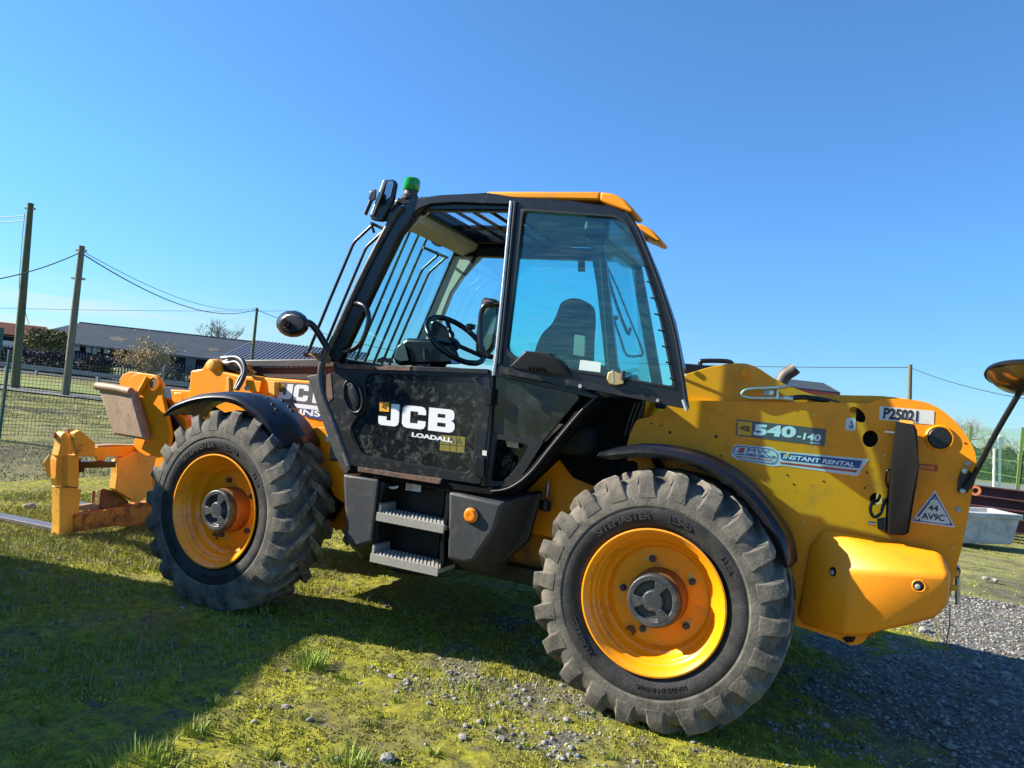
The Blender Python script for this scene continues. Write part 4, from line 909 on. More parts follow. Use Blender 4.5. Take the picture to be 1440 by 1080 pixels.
# weight/air pod on the plate: a moulded guard standing proud
def q_(x, y, Y): return P(x, y, Y)
pod = [q_(1196, 801, .17), q_(1336, 809, .18), q_(1331, 846, .20), q_(1316, 866, .22), q_(1216, 893, .17), q_(1188, 892, .18),
       q_(1212, 762, .27), q_(1326, 780, .27), q_(1157, 743, .385), q_(1314, 770, .385), q_(1136, 768, .385), q_(1119, 866, .385), q_(1128, 878, .385), q_(1338, 812, .385), q_(1334, 850, .385), q_(1312, 870, .385), q_(1197, 896, .385)]
sgd = hull('side_guard', pod, YEP, TH, .022, 4, 50)
from mathutils.bvhtree import BVHTree
def hit(o, x, y):
    b = BVHTree.FromPolygons([v.co for v in o.data.vertices], [p.vertices for p in o.data.polygons]); r = b.ray_cast(CAM, ray(x, y).normalized()); return r[0], r[1]
for x, y in ((1172, 804), (1292, 824)):
    c, n_ = hit(sgd, x, y); a = n_ if n_.dot(ray(x, y)) < 0 else -n_
    lathe('bolt_recess', [(.001, .029), (.004, .026), (.003, .022)], c, YEP, TH, seg=24, axis=a)
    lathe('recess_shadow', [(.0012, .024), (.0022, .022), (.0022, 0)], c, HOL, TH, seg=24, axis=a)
    lathe('bolt_head', [(.002, .013), (.004, .012), (.006, .006), (.006, 0)], c-Vector((.004, 0, .004)), GAL, TH, seg=6, axis=a, smooth=None)
# tow eye hole
plate('eye_opening', rp([(1184, 897), (1198, 893), (1204, 895), (1200, 903), (1190, 904)], 2), .396, .003, HOL, TH, 0)
# plug, ring
c = P(1321, 616, .40)
lathe('pin_boss', [(0, .062), (-.008, .061), (-.012, .056), (-.012, .052), (-.002, .050)], c, YEL, TH, seg=36)
lathe('pin_cover', [(-.002, .048), (-.010, .048), (-.014, .044), (-.014, 0)], c, BLP, TH, seg=36)
for x, y in [(1360, 652), (1347.5, 716.5)]:
    lathe('bolt', [(0, .013), (-.004, .013), (-.005, .009), (-.012, .009), (-.012, 0)], P(x, y, .40), GAL, TH, seg=6, smooth=None)
for x, y in [(942, 608), (1007, 614), (929, 598.5), (916, 595), (1107, 668), (1116, 681), (1158, 677), (1219, 664.5), (1216, 686), (1357, 623), (1014, 641), (959, 655)]:
    lathe('rivet', [(0, .0055 if x not in (942, 1007) else .009), (-.003, .004), (-.003, 0)], P(x, y, .40), mat('rust_spot', (.14, .03, .01), .8) if 'rust_spot' not in bpy.data.materials else bpy.data.materials['rust_spot'], TH, seg=8)
# slot under the mudguard
plate('slot_opening', rp([(871, 648), (896, 648), (897, 664), (873, 668)], 6), .397, .003, HOL, TH, 0)
# lamp guard: tall black moulding
gd = [P(x, y, Y) for x, y, Y in [(1260, 592, .30), (1286, 597, .25), (1290, 606, .25), (1293, 655, .22), (1286, 690, .23), (1279, 715, .25), (1277, 747, .27), (1272, 753, .28), (1250, 752, .29), (1243, 748, .38), (1247, 700, .38), (1257, 640, .38), (1262, 596, .38), (1284, 600, .38), (1278, 750, .38)]]
hull('lamp_guard', gd, MBK, TH, .010, 3, 50)
hull('lamp_guard_lens', [P(x, y, Y) for x, y, Y in [(1265, 591, .33), (1284, 592, .30), (1286, 596, .29), (1264, 595, .32), (1268, 590, .36), (1284, 592, .36)]], ORL, TH, .003)
tube('cable_loop', [P(1238, 696, .42), P(1234, 704, .37), P(1227, 706, .35), P(1224, 717, .34), P(1229, 727, .34), P(1238, 722, .35), P(1243, 708, .36), P(1248, 700, .37)], .0075, BLK, TH, n=6)
tube('cable_loop', [P(1250, 688, .38), P(1246, 676, .35), P(1248, 662, .34), P(1253, 661, .35), P(1254, 672, .36), P(1250, 684, .37)], .005, BLK, TH, n=6)
hull('lamp_bracket', [P(x, y, Y) for x, y in [(1233, 729), (1247, 727), (1247, 747), (1234, 744)] for Y in (.32, .40)], BLP, TH, .004)
lathe('bracket_bolt', [(0, .010), (-.03, .010), (-.034, .004)], P(1231, 737, .36), STL, TH, seg=12, axis='X')
lathe('bracket_bolt', [(0, .007), (-.04, .007), (-.042, .003)], P(1258, 609, .36), STL, TH, seg=10, axis='X')
# scuffs and small fixings on the yellow plate
CHP = mat('chipped_primer', (.16, .09, .05), .8, var=.3)
for k in range(26):
    r_ = random.random; x, y = 905+r_()*440, 580+r_()*280
    if (x < 1120 and y > 640-(x-905)*.0) or (1025 < x < 1225 and 585 < y < 672) or (1130 < x < 1340 and y > 735) or x > 1235 and y < 740: continue
    a = r_()*6.3; l = 1.5+4*r_(); w_ = .35+.5*r_(); c, s_ = math.cos(a), math.sin(a)
    plate('paint_chip', [(x-c*l, y-s_*l), (x+s_*w_, y-c*w_), (x+c*l, y+s_*l), (x-s_*w_, y+c*w_)], .3985, .0012, CHP, TH, 0)
for x, y in ((1130, 735), (1108, 640), (1245, 640), (1340, 770), (1145, 583), (1000, 590)):
    lathe('plate_bolt', [(0, .010), (-.004, .010), (-.006, .006), (-.006, 0)], P(x, y, .40), YEW, TH, seg=6, smooth=None)
# stickers
def sticker(name, px, mt, Y=.398, r=0): return plate(name, px, Y, .0016, mt, TH, 0, r)
s_ = sticker('model_sticker', [(1036, 589.5), (1162, 603.5), (1159.5, 627.5), (1034.5, 612.5)], PGY)
flat('sticker_square', [[[(1038, 592), (1057.5, 594), (1056.5, 613), (1037, 611)]]], .3965, PYL, s_)
logo('emblem', ((1040, 603), (1054, 608), (1054.5, 600), (1041, 597.5)), .3955, PBK, s_)
text('lettering', '540', ((1059, 612), (1118.5, 616), (1120.5, 600), (1061, 596)), .3965, WHT, s_, .05)
text('lettering', '-140', ((1120, 617), (1153.5, 621), (1155.5, 611), (1122, 607.5)), .3965, WHT, s_, .04)
text('lettering', 'HI VIZ', ((1139, 624), (1153, 625.5), (1153.5, 622.5), (1139.5, 621)), .3965, WHT, s_, .03)
s_ = sticker('rental_sticker', [(1030, 632, 10), (1034, 625, 6), (1085, 629, 10), (1094, 634.5), (1222, 645.5), (1206, 669.5), (1098, 654.5), (1088, 656, 6), (1036, 646, 8), (1028, 640, 8)], WHD)
flat('sticker_band', [[[(1097, 636.5), (1213, 648), (1208, 658.5), (1099, 646.5)]]], .3965, PBL, s_)
flat('sticker_stripe', [[[(1097, 649.5), (1206, 661.5), (1204, 664.5), (1097, 652)]]], .3965, PRD, s_)
text('lettering', 'INSTANT RENTAL', ((1101, 645), (1201, 656.5), (1203.5, 650.5), (1102.5, 639)), .3955, WHT, s_, .03)
oval = rp([(1030, 636), (1034, 626.5), (1086, 631), (1096, 640), (1091, 653.5), (1040, 646.5)], 9)
flat('sticker_outline', [[oval, [(1063+(x-1063)*.965, 640+(y-640)*.91) for x, y in oval]]], .3962, PBL, s_)
flat('emblem', [[[(1041, 629), (1048, 630), (1045, 637), (1037, 636)]]], .3955, PRD, s_)
text('lettering', 'MW', ((1050, 636), (1080, 639), (1082.5, 633), (1052.5, 630)), .3955, PBL, s_, .0, 1.15)
text('lettering', 'HIRE GROUP', ((1048, 641), (1090, 645.5), (1091, 641.3), (1049, 637)), .3955, PBL, s_, .03)
text('lettering', 'www.mwhire.com', ((1036, 643), (1086, 649.5), (1087, 646), (1037, 639.7)), .3955, PRD, s_, .02)
flat('sticker_stripe', [[[(1036, 637.6), (1047, 638.6), (1047, 640.2), (1035.6, 639)]]], .3955, PBL, s_)
s_ = sticker('fleet_number_plate', [(1237, 571), (1314, 578), (1313, 597.5), (1236, 590)], WHD)
text('lettering', 'P25021', ((1241.5, 588.5), (1290, 594), (1291.5, 577.5), (1243.5, 573)), .3962, PBK, s_, .035)
s_ = sticker('hook_sticker', [(1190, 587), (1203.5, 588), (1203, 606), (1188.5, 605)], WHD, r=3)
flat('hook_symbol', [[cr([(1197, 592), (1198.5, 592), (1198, 596), (1200, 599), (1198, 602), (1194.5, 601.5), (1194, 598), (1195.5, 600), (1197.5, 600), (1197.5, 598), (1196, 596)], 3, True)]], .3962, PBL, s_)
s_ = sticker('warning_strip', [(1291, 652), (1319, 654), (1318.5, 663), (1291, 660)], RDC)
flat('strip_print', [[[(1292.5, 654), (1314, 655.5), (1314, 660.5), (1292.5, 658.5)]]], .3962, ORL, s_)
text('lettering', 'SAFETY', ((1296, 657.7), (1311, 659), (1311, 656.8), (1296, 655.6)), .3958, PRD, s_)
s_ = sticker('triangle_plate', [(1315, 690), (1343, 741.5), (1281, 733.5)], WHT)
tri = [(1315, 693), (1340.5, 739.5), (1284, 732.5)]
flat('triangle_border', [[tri, [(1310.5, 702.5), (1318.5, 703.5), (1334.5, 731), (1329.5, 737), (1295, 732.5), (1292, 727.5)]]], .3962, PBL, s_)
flat('triangle_field', [[[(1310.5, 702.5), (1318.5, 703.5), (1334.5, 731), (1329.5, 737), (1295, 732.5), (1292, 727.5)]]], .3962, WHD, s_)
text('lettering', '44', ((1305, 717.5), (1319.5, 719.5), (1320, 711), (1306, 709.5)), .3958, PBK, s_, .03)
text('lettering', 'AV9C', ((1295.5, 729.5), (1328, 733.5), (1329, 724), (1296.5, 720.5)), .3956, PBK, s_, .03)
for k, y in enumerate((699, 701.5, 704)):
    flat('small_print', [[[(1313.2-k, y), (1317+k, y+.4), (1317+k, y+1.3), (1313-k, y+.9)]]], .3956, WHD, s_)
flat('small_print', [[circ(1289.5, 728.5, 2.6)]], .3956, WHD, s_); flat('small_print', [[circ(1333.5, 734.5, 2.6)]], .3956, WHD, s_)
# mudguard sticker seen below it
s_ = plate('lifting_point_sticker', [(1011, 679), (1018, 678), (1038, 690), (1034, 694), (1021, 692)], .36, .002, WHD, TH, 0); text('lettering', 'L', ((1023, 688), (1026, 688.5), (1026, 684.5), (1023.5, 684)), .3585, PBK, s_)
# hose and wire clip on the pivot plate
tube('locking_clip', [P(1122, 541, .36), P(1094, 545, .37), P(1055, 547, .37), P(1044, 552, .37), P(1045, 557, .37), P(1058, 560, .37), P(1090, 560, .38), P(1112, 561, .39)], .008, STL, TH, n=5)
hull('clip_block', [P(x, y, Y) for x, y in [(1073, 546), (1088, 545), (1087, 557), (1073, 555)] for Y in (.38, .43)], GAL, TH, .003)
lathe('clip_bolt', [(0, .012), (-.008, .012), (-.008, 0)], P(1085, 552, .38), STL, TH, seg=12)
tube('rod', [P(1093, 545, .375), P(1094, 560, .375)], .006, STL, TH)
tube('hose', [P(1110, 560, .40), P(1130, 558.5, .41), P(1155, 562, .43), P(1180, 568, .46)], .013, BLK, TH, n=5)
lathe('hose_end', [(0, .014), (.05, .014), (.05, .010)], P(1101, 560, .39), STL, TH, seg=12, axis='X')
# mirror arm at the rear
mb = rp([(1353.5, 658.5), (1366, 664), (1374, 667), (1370, 682), (1359, 694), (1346, 692), (1348, 672)], 3)
plate('mirror_bracket', mb, .385, .015, BLK, TH, .003)
for x, y in ((1356.5, 662.5), (1353.5, 690.5)): lathe('bolt', [(0, .012), (-.008, .012), (-.010, .006), (-.010, 0)], P(x, y, .385), STL, TH, seg=12)
tube('mirror_arm', [P(1357, 686, .37), P(1372, 664, .35), P(1400, 610, .28), P(1438, 544, .20), P(1447, 520, .19)], .0125, BLK, TH, n=4)
mc = P(1448, 526, .18)
lathe('mirror_housing', [(-.03, 0), (-.028, .05), (-.015, .12), (.0, .162), (.012, .167), (.018, .165)], mc, BLK, TH, seg=36, axis=Vector((-.05, -.30, -1)).normalized())
lathe('mirror_glass', [(.017, .160), (.055, .12), (.075, .06), (.08, 0)], mc, ORL if False else mat('amber_mirror_glass', (.20, .14, .06), .15, metal=.8, var=.15), TH, seg=36, axis=Vector((-.05, -.30, -1)).normalized())
# exhaust and covers behind
ex = [Vector(P(x, y, 1.9)) for x, y in [(1096, 560), (1098, 540), (1104, 528), (1114, 521), (1119, 517)]]
tube('exhaust_pipe', ex, [.045]*17, mat('grey_exhaust_steel', (.13, .115, .10), .6, metal=.5, var=.15), TH, n=4, seg=20)
box('engine_cover', (-3.25, 1.62, 1.0), (.05, 2.28, 1.60), BLP, TH, .03)
box('engine_cover_top', (-3.3, 1.60, 1.60), (.2, 2.30, 1.68), GRP, TH, .025)
tube('cover_handle', [P(984, 519, 1.6), P(985, 510, 1.6), P(990, 507.5, 1.6), P(1022, 508, 1.6), P(1030, 512, 1.6)], .016, BLK, TH, n=4)
box('cover_vent', P(958, 524, 1.58), P(1000, 514, 1.58)+Vector((.3, .3, 0)), BLK, TH, .01)
# rear lamps and hitch seen past the plate edge
for y, mt in ((806, ORG), (826, ORG)): hull('rear_lug', [P(x, yy, Y) for x in (1330, 1349) for yy in (y-4, y+5) for Y in (.55, .75)], YEW, TH, .01)
tube('hitch_rod', [P(1346, 795, .6), P(1347, 850, .6)], .012, STL, TH); tube('pull_cord', [P(1344, 797, .58), P(1350, 802, .58), P(1347, 812, .58)], .004, BLK, TH, n=4)
tube('dangling_wire', [P(1336, 850, .6), P(1335, 880, .6), P(1331, 905, .6), P(1332, 925, .6)], .003, RST, TH, n=4, seg=5)
# ---- mudguards
def guard(name, near, top, bot_z, Yn, Yf, mt, lip=.05, extra=None):
    N = [P(x, y, Yn) for x, y in cr([Vector((a, b, 0)) for a, b in near], 5) for _ in [0]] if False else [P(v.x, v.y, Yn) for v in cr([Vector((a, b, 0)) for a, b in near], 5)]
    cen = Vector(top); bm = bmesh.new(); rows = []
    for i, p in enumerate(N):
        o = Vector((p.x-cen.x, 0, p.z-cen.z)).normalized()
        u = i/(len(N)-1); l = lip*min(1, 6*u+.15, 6*(1-u)+.5)
        cols = [p+Vector((0, .004, 0)), p+o*l*.55, p+o*l*.9+Vector((0, .012, 0)), p+o*(l+.006)+Vector((0, .04, 0)), p+o*(l+.010)+Vector((0, (Yf-Yn)*.33, 0)), p+o*(l+.018)+Vector((0, (Yf-Yn)*.36, 0)), p+o*(l+.018)+Vector((0, (Yf-Yn)*.64, 0)), p+o*(l+.008)+Vector((0, (Yf-Yn)*.67, 0)), p+o*(l+.004)+Vector((0, Yf-Yn, 0))]
        rows.append([bm.verts.new(c) for c in cols])
    for a, b in zip(rows, rows[1:]):
        for k in range(len(a)-1): bm.faces.new((a[k], a[k+1], b[k+1], b[k]))
    o = frombm(name, bm, mt, TH, 0, 40)
    so = o.modifiers.new('thickness', 'SOLIDIFY'); so.thickness = .008; so.offset = 0
    return o
rg_ = guard('rear_mudguard', [(841, 641.5), (858, 646), (880, 645), (903, 643.5), (943.6, 648), (984, 659.5), (1025, 683), (1057.7, 714), (1086, 755), (1104.5, 799.5)], (0, 0, .6), 0, .06, .395, FEN, .046)
fg_ = guard('front_mudguard', [(230.5, 586), (245.6, 577), (275, 567), (305, 564.4), (331, 569), (353, 583.7), (371.5, 602), (382.6, 621), (390, 633.5)], (-2.75, 0, .6), 0, .05, .43, FEN, .048)
for x, y in [(376, 560), (384, 568), (398, 563), (407, 571), (411, 577), (389, 575)]:
    lathe('rivet', [(.01, .013), (-.004, .012), (-.008, 0)], P(x, y, .17 if y > 566 and x < 395 else .27), BLP, fg_, seg=12, axis=Vector((-.3, 0, -1)).normalized())
tube('mudguard_stay', [P(921, 644, .30), P(932, 664, .40), P(940, 690, .42)], .022, BLK, TH)
tube('mudguard_stay', [P(300, 575, .25), P(340, 600, .43)], .02, BLK, TH)
hull('mudguard_bracket', [P(x, y, Y) for x, y in [(1034, 692), (1050, 697), (1053, 702), (1036, 699)] for Y in (.2, .40)], BLK, TH, .004)
# ---- underframe
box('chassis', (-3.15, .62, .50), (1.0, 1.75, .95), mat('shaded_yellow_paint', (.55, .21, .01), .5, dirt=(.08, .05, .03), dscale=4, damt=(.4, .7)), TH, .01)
for x in (-2.75, 0):
    tube('axle', [(x, .42, .6), (x, .9, .6), (x, 1.45, .6), (x, 1.94, .6)], [.10, .13, .13, .10], BLK, TH, seg=16)
box('belly_plate', (-2.1, .55, .42), (-.35, 1.7, .52), BLK, TH, .01)
hull('tank', [P(x, y, Y) for x, y in [(690, 698), (764, 690), (762, 700), (745, 760), (690, 808), (655, 790), (650, 720)] for Y in (.34, .75)], BLP, TH, .02)
plate('rear_frame', rp([(720, 700), (779, 636), (812, 640), (905, 640), (905, 660), (880, 720), (800, 762), (741, 747)], 3), .52, .04, YEL, TH, .004)
plate('shade_plate', rp([(735, 545), (905, 552), (898, 590), (884, 626), (880, 664), (862, 690), (834, 683), (806, 672), (779, 636), (735, 690)], 3), .485, .02, MBK, TH, .003)  # matt black plate put in for the shaded gap behind the cab
for x0 in (893, 899, 905): tube('hose', [P(x0, 566, .46), P(x0-8, 590, .46), P(x0-14, 612, .46)], .012, BLK, TH, seg=8)
plate('shelf_edge', [(843, 641), (862, 638), (862, 646), (845, 645)], .46, .03, FEN, TH, .002) if False else None
tube('towing_pin', [P(771, 677, .46), P(769, 694, .45), P(768, 700, .44)], .009, STL, TH)
lathe('pin_knob', [(-.035, 0), (-.028, .03), (0, .036), (.028, .03), (.035, 0)], P(767, 711, .44), BLP, TH, seg=20, axis='Z')
front = [(425, 604), (456, 600), (463, 610), (474, 648), (484, 668), (484, 708), (470, 698), (458, 672), (446, 636)]
plate('front_frame', rp(front, 4), .46, .05, YEL, TH, .005)
hull('front_frame_box', [P(x, y, Y) for x, y in [(455, 640), (484, 670), (484, 712), (468, 735), (440, 720)] for Y in (.55, 1.2)], BLK, TH, .01)
plate('small_label', rp([(457, 612), (464, 611), (463, 621), (459, 621)], 1), .457, .002, WHD, TH, 0)
# ---- boom
BY = 1.10
bsec = [(-.0, 0)]
boomside = [(430, 535), (520, 548), (520, 620), (300, 600), (266, 582), (266, 545), (268, 521, 3), (284.6, 518.4, 2), (290, 508, 4), (299, 503.5, 5), (306, 508, 4), (308, 521, 2), (336, 528)]
plate('boom', rp(boomside, 0), BY, .40, YEL, TH, .012, smooth=40)
# rear run of the boom through to the pivot
f_ = [Vector((-2.9, BY, 1.12)), Vector((.3, BY, 1.35)), Vector((.3, BY, 1.72)), Vector((-2.9, BY, 1.46))]
slab('boom_rear', f_, [p+Vector((0, .40, 0)) for p in f_], YEL, TH, .012)
hull('boom_inner_section', [P(x, y, Y) for x, y in [(185, 545), (268, 549), (268, 580), (190, 574)] for Y in (BY+.04, BY+.34)], YEL, TH, .01)
plate('boom_wear_pad', [(318, 531), (322, 530), (322, 552), (317, 552)], BY-.012, .012, YEW, TH, .002)
lathe('boom_pin', [(0, .045), (-.02, .045), (-.024, .036), (-.024, 0)], P(298.5, 513.5, BY), YEW, TH, seg=24)
hull('boom_bracket', [P(x, y, Y) for x, y in [(346, 534), (368, 536), (365, 552), (356, 552), (345, 545)] for Y in (BY-.05, BY)], YEL, TH, .006)
plate('boom_stop', [(376, 535), (386, 537), (386, 556), (378, 552)], BY-.06, .06, YEW, TH, .003)
s_ = plate('boom_sticker', [(386, 537), (445, 540), (500, 548), (500, 590), (386, 568)], BY-.004, .002, PGY, TH, 0)
flat('sticker_square', [[[(388, 540), (399, 541), (398.5, 546), (388, 545)]]], BY-.0055, PYL, s_)
logo('lettering', ((388, 559), (470, 571), (472, 544), (392, 539)), BY-.0055, WHT, s_, 'JCB', ((0, .26), (.285, .54), (.62, .95)))
s2_ = plate('boom_sticker', [(412, 568), (500, 582), (500, 600), (430, 586)], BY-.008, .002, PBL, TH, 0)
flat('sticker_stripe', [[[(412, 567), (500, 577), (500, 583), (418, 573.5)]]], BY-.0095, WHT, s2_)
text('lettering', 'INST', ((420, 583), (463, 588), (464, 579), (422, 575)), BY-.0095, WHT, s2_, .03)
# bonnet side above the boom: grey strip, its shadow below painted dark brown
hull('bonnet_strip', [P(x, y, Y) for x, y in [(344, 506), (350, 516), (470, 516), (470, 504), (400, 503.5)] for Y in (1.5, 1.62)], GRP, TH, .01)
plate('shaded_bonnet_side', [(350, 517), (470, 516), (470, 536), (360, 530)], 1.53, .05, mat('brown_shaded_plate', (.035, .018, .012), .7, var=.3, vscale=8), TH, .003)
hull('valve_block', [P(x, y, Y) for x, y in [(309, 509), (322, 504), (338, 508), (345, 513), (352, 524), (318, 521), (308, 519)] for Y in (1.15, 1.3)], BLK, TH, .008)
for dy, dx in ((0, 0), (7.5, 2)):
    tube('hose', [P(322+dx, 503+dy, 1.1), P(333, 503+dy*.9, 1.09), P(341-dx, 508+dy, 1.07), P(345-dx*1.5, 520+dy*.6, 1.05), P(341-dx*2, 534, 1.03), P(333-dx, 548, 1.0)], .019, WIR if False else mat('grey_hose', (.035, .038, .042), .45) if 'grey_hose' not in bpy.data.materials else bpy.data.materials['grey_hose'], TH, n=6, seg=12)
    tube('hose_fitting', [P(311+dx*2, 503+dy, 1.1), P(318+dx, 503+dy, 1.1), P(325+dx, 503+dy, 1.1), P(332+dx, 503.6+dy, 1.1)], [.010, .017, .013, .021], GAL, TH, seg=10)
lathe('pipe_stub', [(0, .02), (-.03, .02), (-.03, 0)], P(350, 546, 1.06), GAL, TH, seg=12)
# ---- boom nose
nose = [(183, 548), (180, 536, 4), (186, 528, 5), (196, 524), (222, 528, 8), (228, 540, 8), (229, 560), (240, 610, 6), (236, 632, 5), (222, 645, 4), (198, 632), (204, 616)]
plate('nose_plate', rp(nose, 2), .98, .035, YEL, TH, .006)
plate('nose_plate', rp([(t_[0]-13, t_[1]-2) for t_ in nose], 4), 1.22, .035, YEL, TH, .006)
hull('nose_box', [P(x, y, Y) for x, y in [(190, 560), (226, 562), (238, 612), (232, 636), (206, 625)] for Y in (1.02, 1.36)], YEL, TH, .01)
lathe('nose_boss', [(0, .062), (-.018, .060), (-.020, .046), (-.008, .044), (-.008, 0)], P(218, 539, .98), YEL, TH, seg=28); lathe('nose_pin', [(0, .04), (-.016, .038), (-.016, 0)], P(218, 539, .98), RST, TH, seg=24)
lathe('nose_roller', [(-.06, 0), (-.06, .06), (0, .075), (.06, .06), (.06, 0)], P(201, 541, 1.10), STL, TH, seg=28, axis='X')
tube('nose_rib', [P(208, 530, .965), P(203, 540, .96), P(195, 554, .96)], .022, YEL, TH, seg=12)
tube('nose_rib', [P(193, 527, 1.33), P(186, 536, 1.33), P(181, 540, 1.33)], .022, YEL, TH, seg=12)
lathe('nose_hole', [(-.002, .045), (-.002, 0)], P(197, 578, .975), HOL, TH, seg=20)
cp = [(135, 540), (183, 548), (204, 619), (159, 611)]
slab('crowd_guard_plate', [P(x, y, .86) for x, y in cp], [P(x, y, .86)+Vector((-.02, .10, .0)) for x, y in cp], BGE, TH, .02, smooth=40)
tube('crowd_guard_roll', [P(137, 543, .87), P(160, 546, .87), P(184, 551, .87)], .035, BGE, TH, seg=14)
hull('crowd_link', [P(x, y, Y) for x, y in [(228, 560), (242, 585), (256, 600), (258, 612), (236, 628), (226, 600)] for Y in (1.05, 1.30)], BLK, TH, .015)
for x, y in ((232, 553), (248, 560)): hull('link_bracket', [P(x+a, y+b, Y) for a, b in [(-3, -8), (8, -8), (10, 8), (-4, 6)] for Y in (1.0, 1.1)], WHD if x == 232 else YEL, TH, .006)
tube('crowd_ram', [P(232, 566, 1.15), P(250, 600, 1.15), P(262, 630, 1.15)], .045, BLK, TH, seg=16)
plate('lower_link', rp([(206, 575), (240, 575), (262, 590), (256, 700), (230, 712), (212, 680), (220, 640)], 6), 1.12, .10, YEL, TH, .008)
# ---- fork carriage: a frame in the plane x = -4.95
CX = -4.95
def xp(name, px, X, th, mt, bev=.005, r=0):
    px = rp(px, r)
    f = [PX(x, y, X) for x, y, *_ in px]; return slab(name, f, [p+Vector((th, 0, 0)) for p in f], mt, TH, bev)
YRS = mat('rusted_yellow_paint', (.62, .24, .03), .65, dirt=(.16, .06, .025), dscale=12, damt=(.44, .60), var=.2, bump=.3, bscale=80)
xp('carriage_upright', [(73, 565+172, 1), (73, 683), (92, 684), (104, 686), (95, 752), (72, 750)], CX-.03, .09, YEW, r=1)
xp('carriage_upright', [(71, 645, 2), (76, 628, 2), (84, 640), (88, 650), (87, 682), (73, 682), (70, 672)], CX-.02, .07, YEW, .004)
xp('carriage_upright', [(88, 640), (104, 638), (104, 684), (88, 682)], CX+.05, .06, YEW)
xp('fork_heel', [(88.5, 601), (98, 603), (94, 650), (87, 682), (87, 660)], CX-.07, .06, BGE, .006)
xp('carriage_eye', rp([(76, 624), (77, 610), (82, 605.5), (88, 607), (89, 618), (86, 640), (76, 641), (72, 640)], 3), CX, .08, YEW, .005)
lathe('eye_pin', [(0, .022), (-.03, .022), (-.03, 0)], PX(79, 612, CX), RST, TH, seg=16)
xp('carriage_web', [(98, 608), (107, 604), (128, 622), (128, 640), (104, 640), (100, 625)], CX+.10, .05, YEW, .004, r=2)
xp('carriage_web', [(101, 609), (108, 606), (118, 616), (119, 627), (104, 624)], CX+.085, .012, RST, .003)
xp('carriage_top_rail', [(104, 627), (128, 628), (190, 626), (214, 629), (214, 640), (128, 641), (104, 640)], CX+.0, .07, YEW, .006)
xp('carriage_top_edge', [(128, 625), (150, 623.5), (192, 624.5), (192, 628), (128, 628.5)], CX-.02, .08, BGE, .004)
xp('side_shift_bar', [(106, 648), (156, 648), (156, 656), (112, 657), (112, 662), (105, 663), (105, 646)], CX+.05, .06, BLK, .012)
xp('bar_bracket', [(131, 637), (143, 637), (142, 647), (131, 647)], CX+.02, .05, YEW, .004)
xp('quick_hitch_plate', [(156, 647), (190, 630), (212, 635), (216, 650), (208, 690), (185, 706), (175, 700), (153, 687), (156, 664)], CX+.03, .08, YEW, .006, r=2)
xp('quick_hitch_rib', [(168, 645), (174, 644), (186, 700), (181, 702)], CX-.03, .06, YEL, .005)
xp('quick_hitch_rib', [(182, 633), (190, 632), (188, 660), (184, 662)], CX-.04, .07, YEW, .005)
xp('carriage_bottom_rail', [(98, 722), (130, 717), (205, 703), (216, 716), (216, 738), (205, 739), (150, 738), (97, 746)], CX+.02, .08, YRS, .008)
xp('bottom_rail_edge', [(100, 711), (125, 707), (180, 716), (200, 730), (205, 734), (180, 726), (125, 716), (100, 716)], CX-.03, .05, BGE, .006)
xp('lock_plate', [(137, 688), (140, 686), (160, 690), (176, 703), (178, 722), (150, 726), (135, 712)], CX-.01, .04, RST, .004, r=2)
lathe('lock_wheel', [(0, 0), (-.03, .02), (-.03, .04), (0, .045), (.04, .045)], PX(167, 705, CX-.04), BGE, TH, seg=20, axis='X')
for a, b in (((108, 732), (132, 715)), ((118, 718), (134, 708)), ((132, 690), (130, 710)), ((168, 722), (184, 708)), ((130, 716), (160, 706))):
    tube('lock_rod', [PX(*a, CX-.07), PX(*b, CX-.06)], .013, RST, TH, seg=8)
for (x, y) in ((79, 722), (80, 650), (181, 658), (175, 683), (209, 674)):
    lathe('rail_bolt', [(0, .028), (-.025, .026), (-.03, .018), (-.03, 0)], PX(x, y, CX-.035), RST if x < 100 else YEW, TH, seg=14, axis='X')
hull('side_horn', [PX(x, y, X) for x, y in [(61, 650), (70, 638), (72, 672), (66, 670)] for X in (CX+.0, CX+.1)], YEW, TH, .01)
# forks
for i, yc in enumerate((.70, 1.62)):
    f = [Vector((-4.92, yc-.07, .005)), Vector((-6.15, yc-.07, .005)), Vector((-6.15, yc-.07, .018)), Vector((-5.0, yc-.07, .052)), Vector((-4.97, yc-.07, .10)), Vector((-4.97, yc-.07, .62)), Vector((-4.92, yc-.07, .62))]
    slab('fork', f, [p+Vector((0, .13, 0)) for p in f], mat('worn_fork_steel', (.22, .21, .21), .4, metal=.6, dirt=(.16, .10, .06), dscale=9, var=.15) if 'worn_fork_steel' not in bpy.data.materials else bpy.data.materials['worn_fork_steel'], TH, .004)
# ---- cab
CY = .12; FY_ = .95
apil = [(557, 299), (538, 334), (505, 398), (474, 468), (456, 508), (476, 510), (496, 468), (530, 396), (562, 330), (582, 303), (575, 292)]
plate('front_pillar', apil, CY, .06, BLK, TH, .012, smooth=40)
tube('pillar_edge', [P(x, y, CY-.005) for x, y in [(566, 292), (556, 302), (538, 333), (507, 394), (476, 462), (459, 500), (452, 516), (451, 535), (455, 556), (468, 590), (492, 656)]], .020, mat('highlit_black_tube', (.045, .045, .047), .35, dirt=(.12, .11, .10), dscale=12, var=.2), TH, n=6, seg=12)  # lighter grey paints the sunlit highlight along the pillar's outer edge
rail = [(556, 301), (566, 288), (584, 278), (620, 273.5), (686, 270.5), (720, 276), (800, 281), (862, 290), (882, 300), (898, 320), (925, 385), (948, 452), (962, 520), (950, 520), (934, 455), (908, 380), (884, 322), (866, 303), (800, 295), (720, 289), (640, 286), (606, 288), (590, 294), (578, 304)]
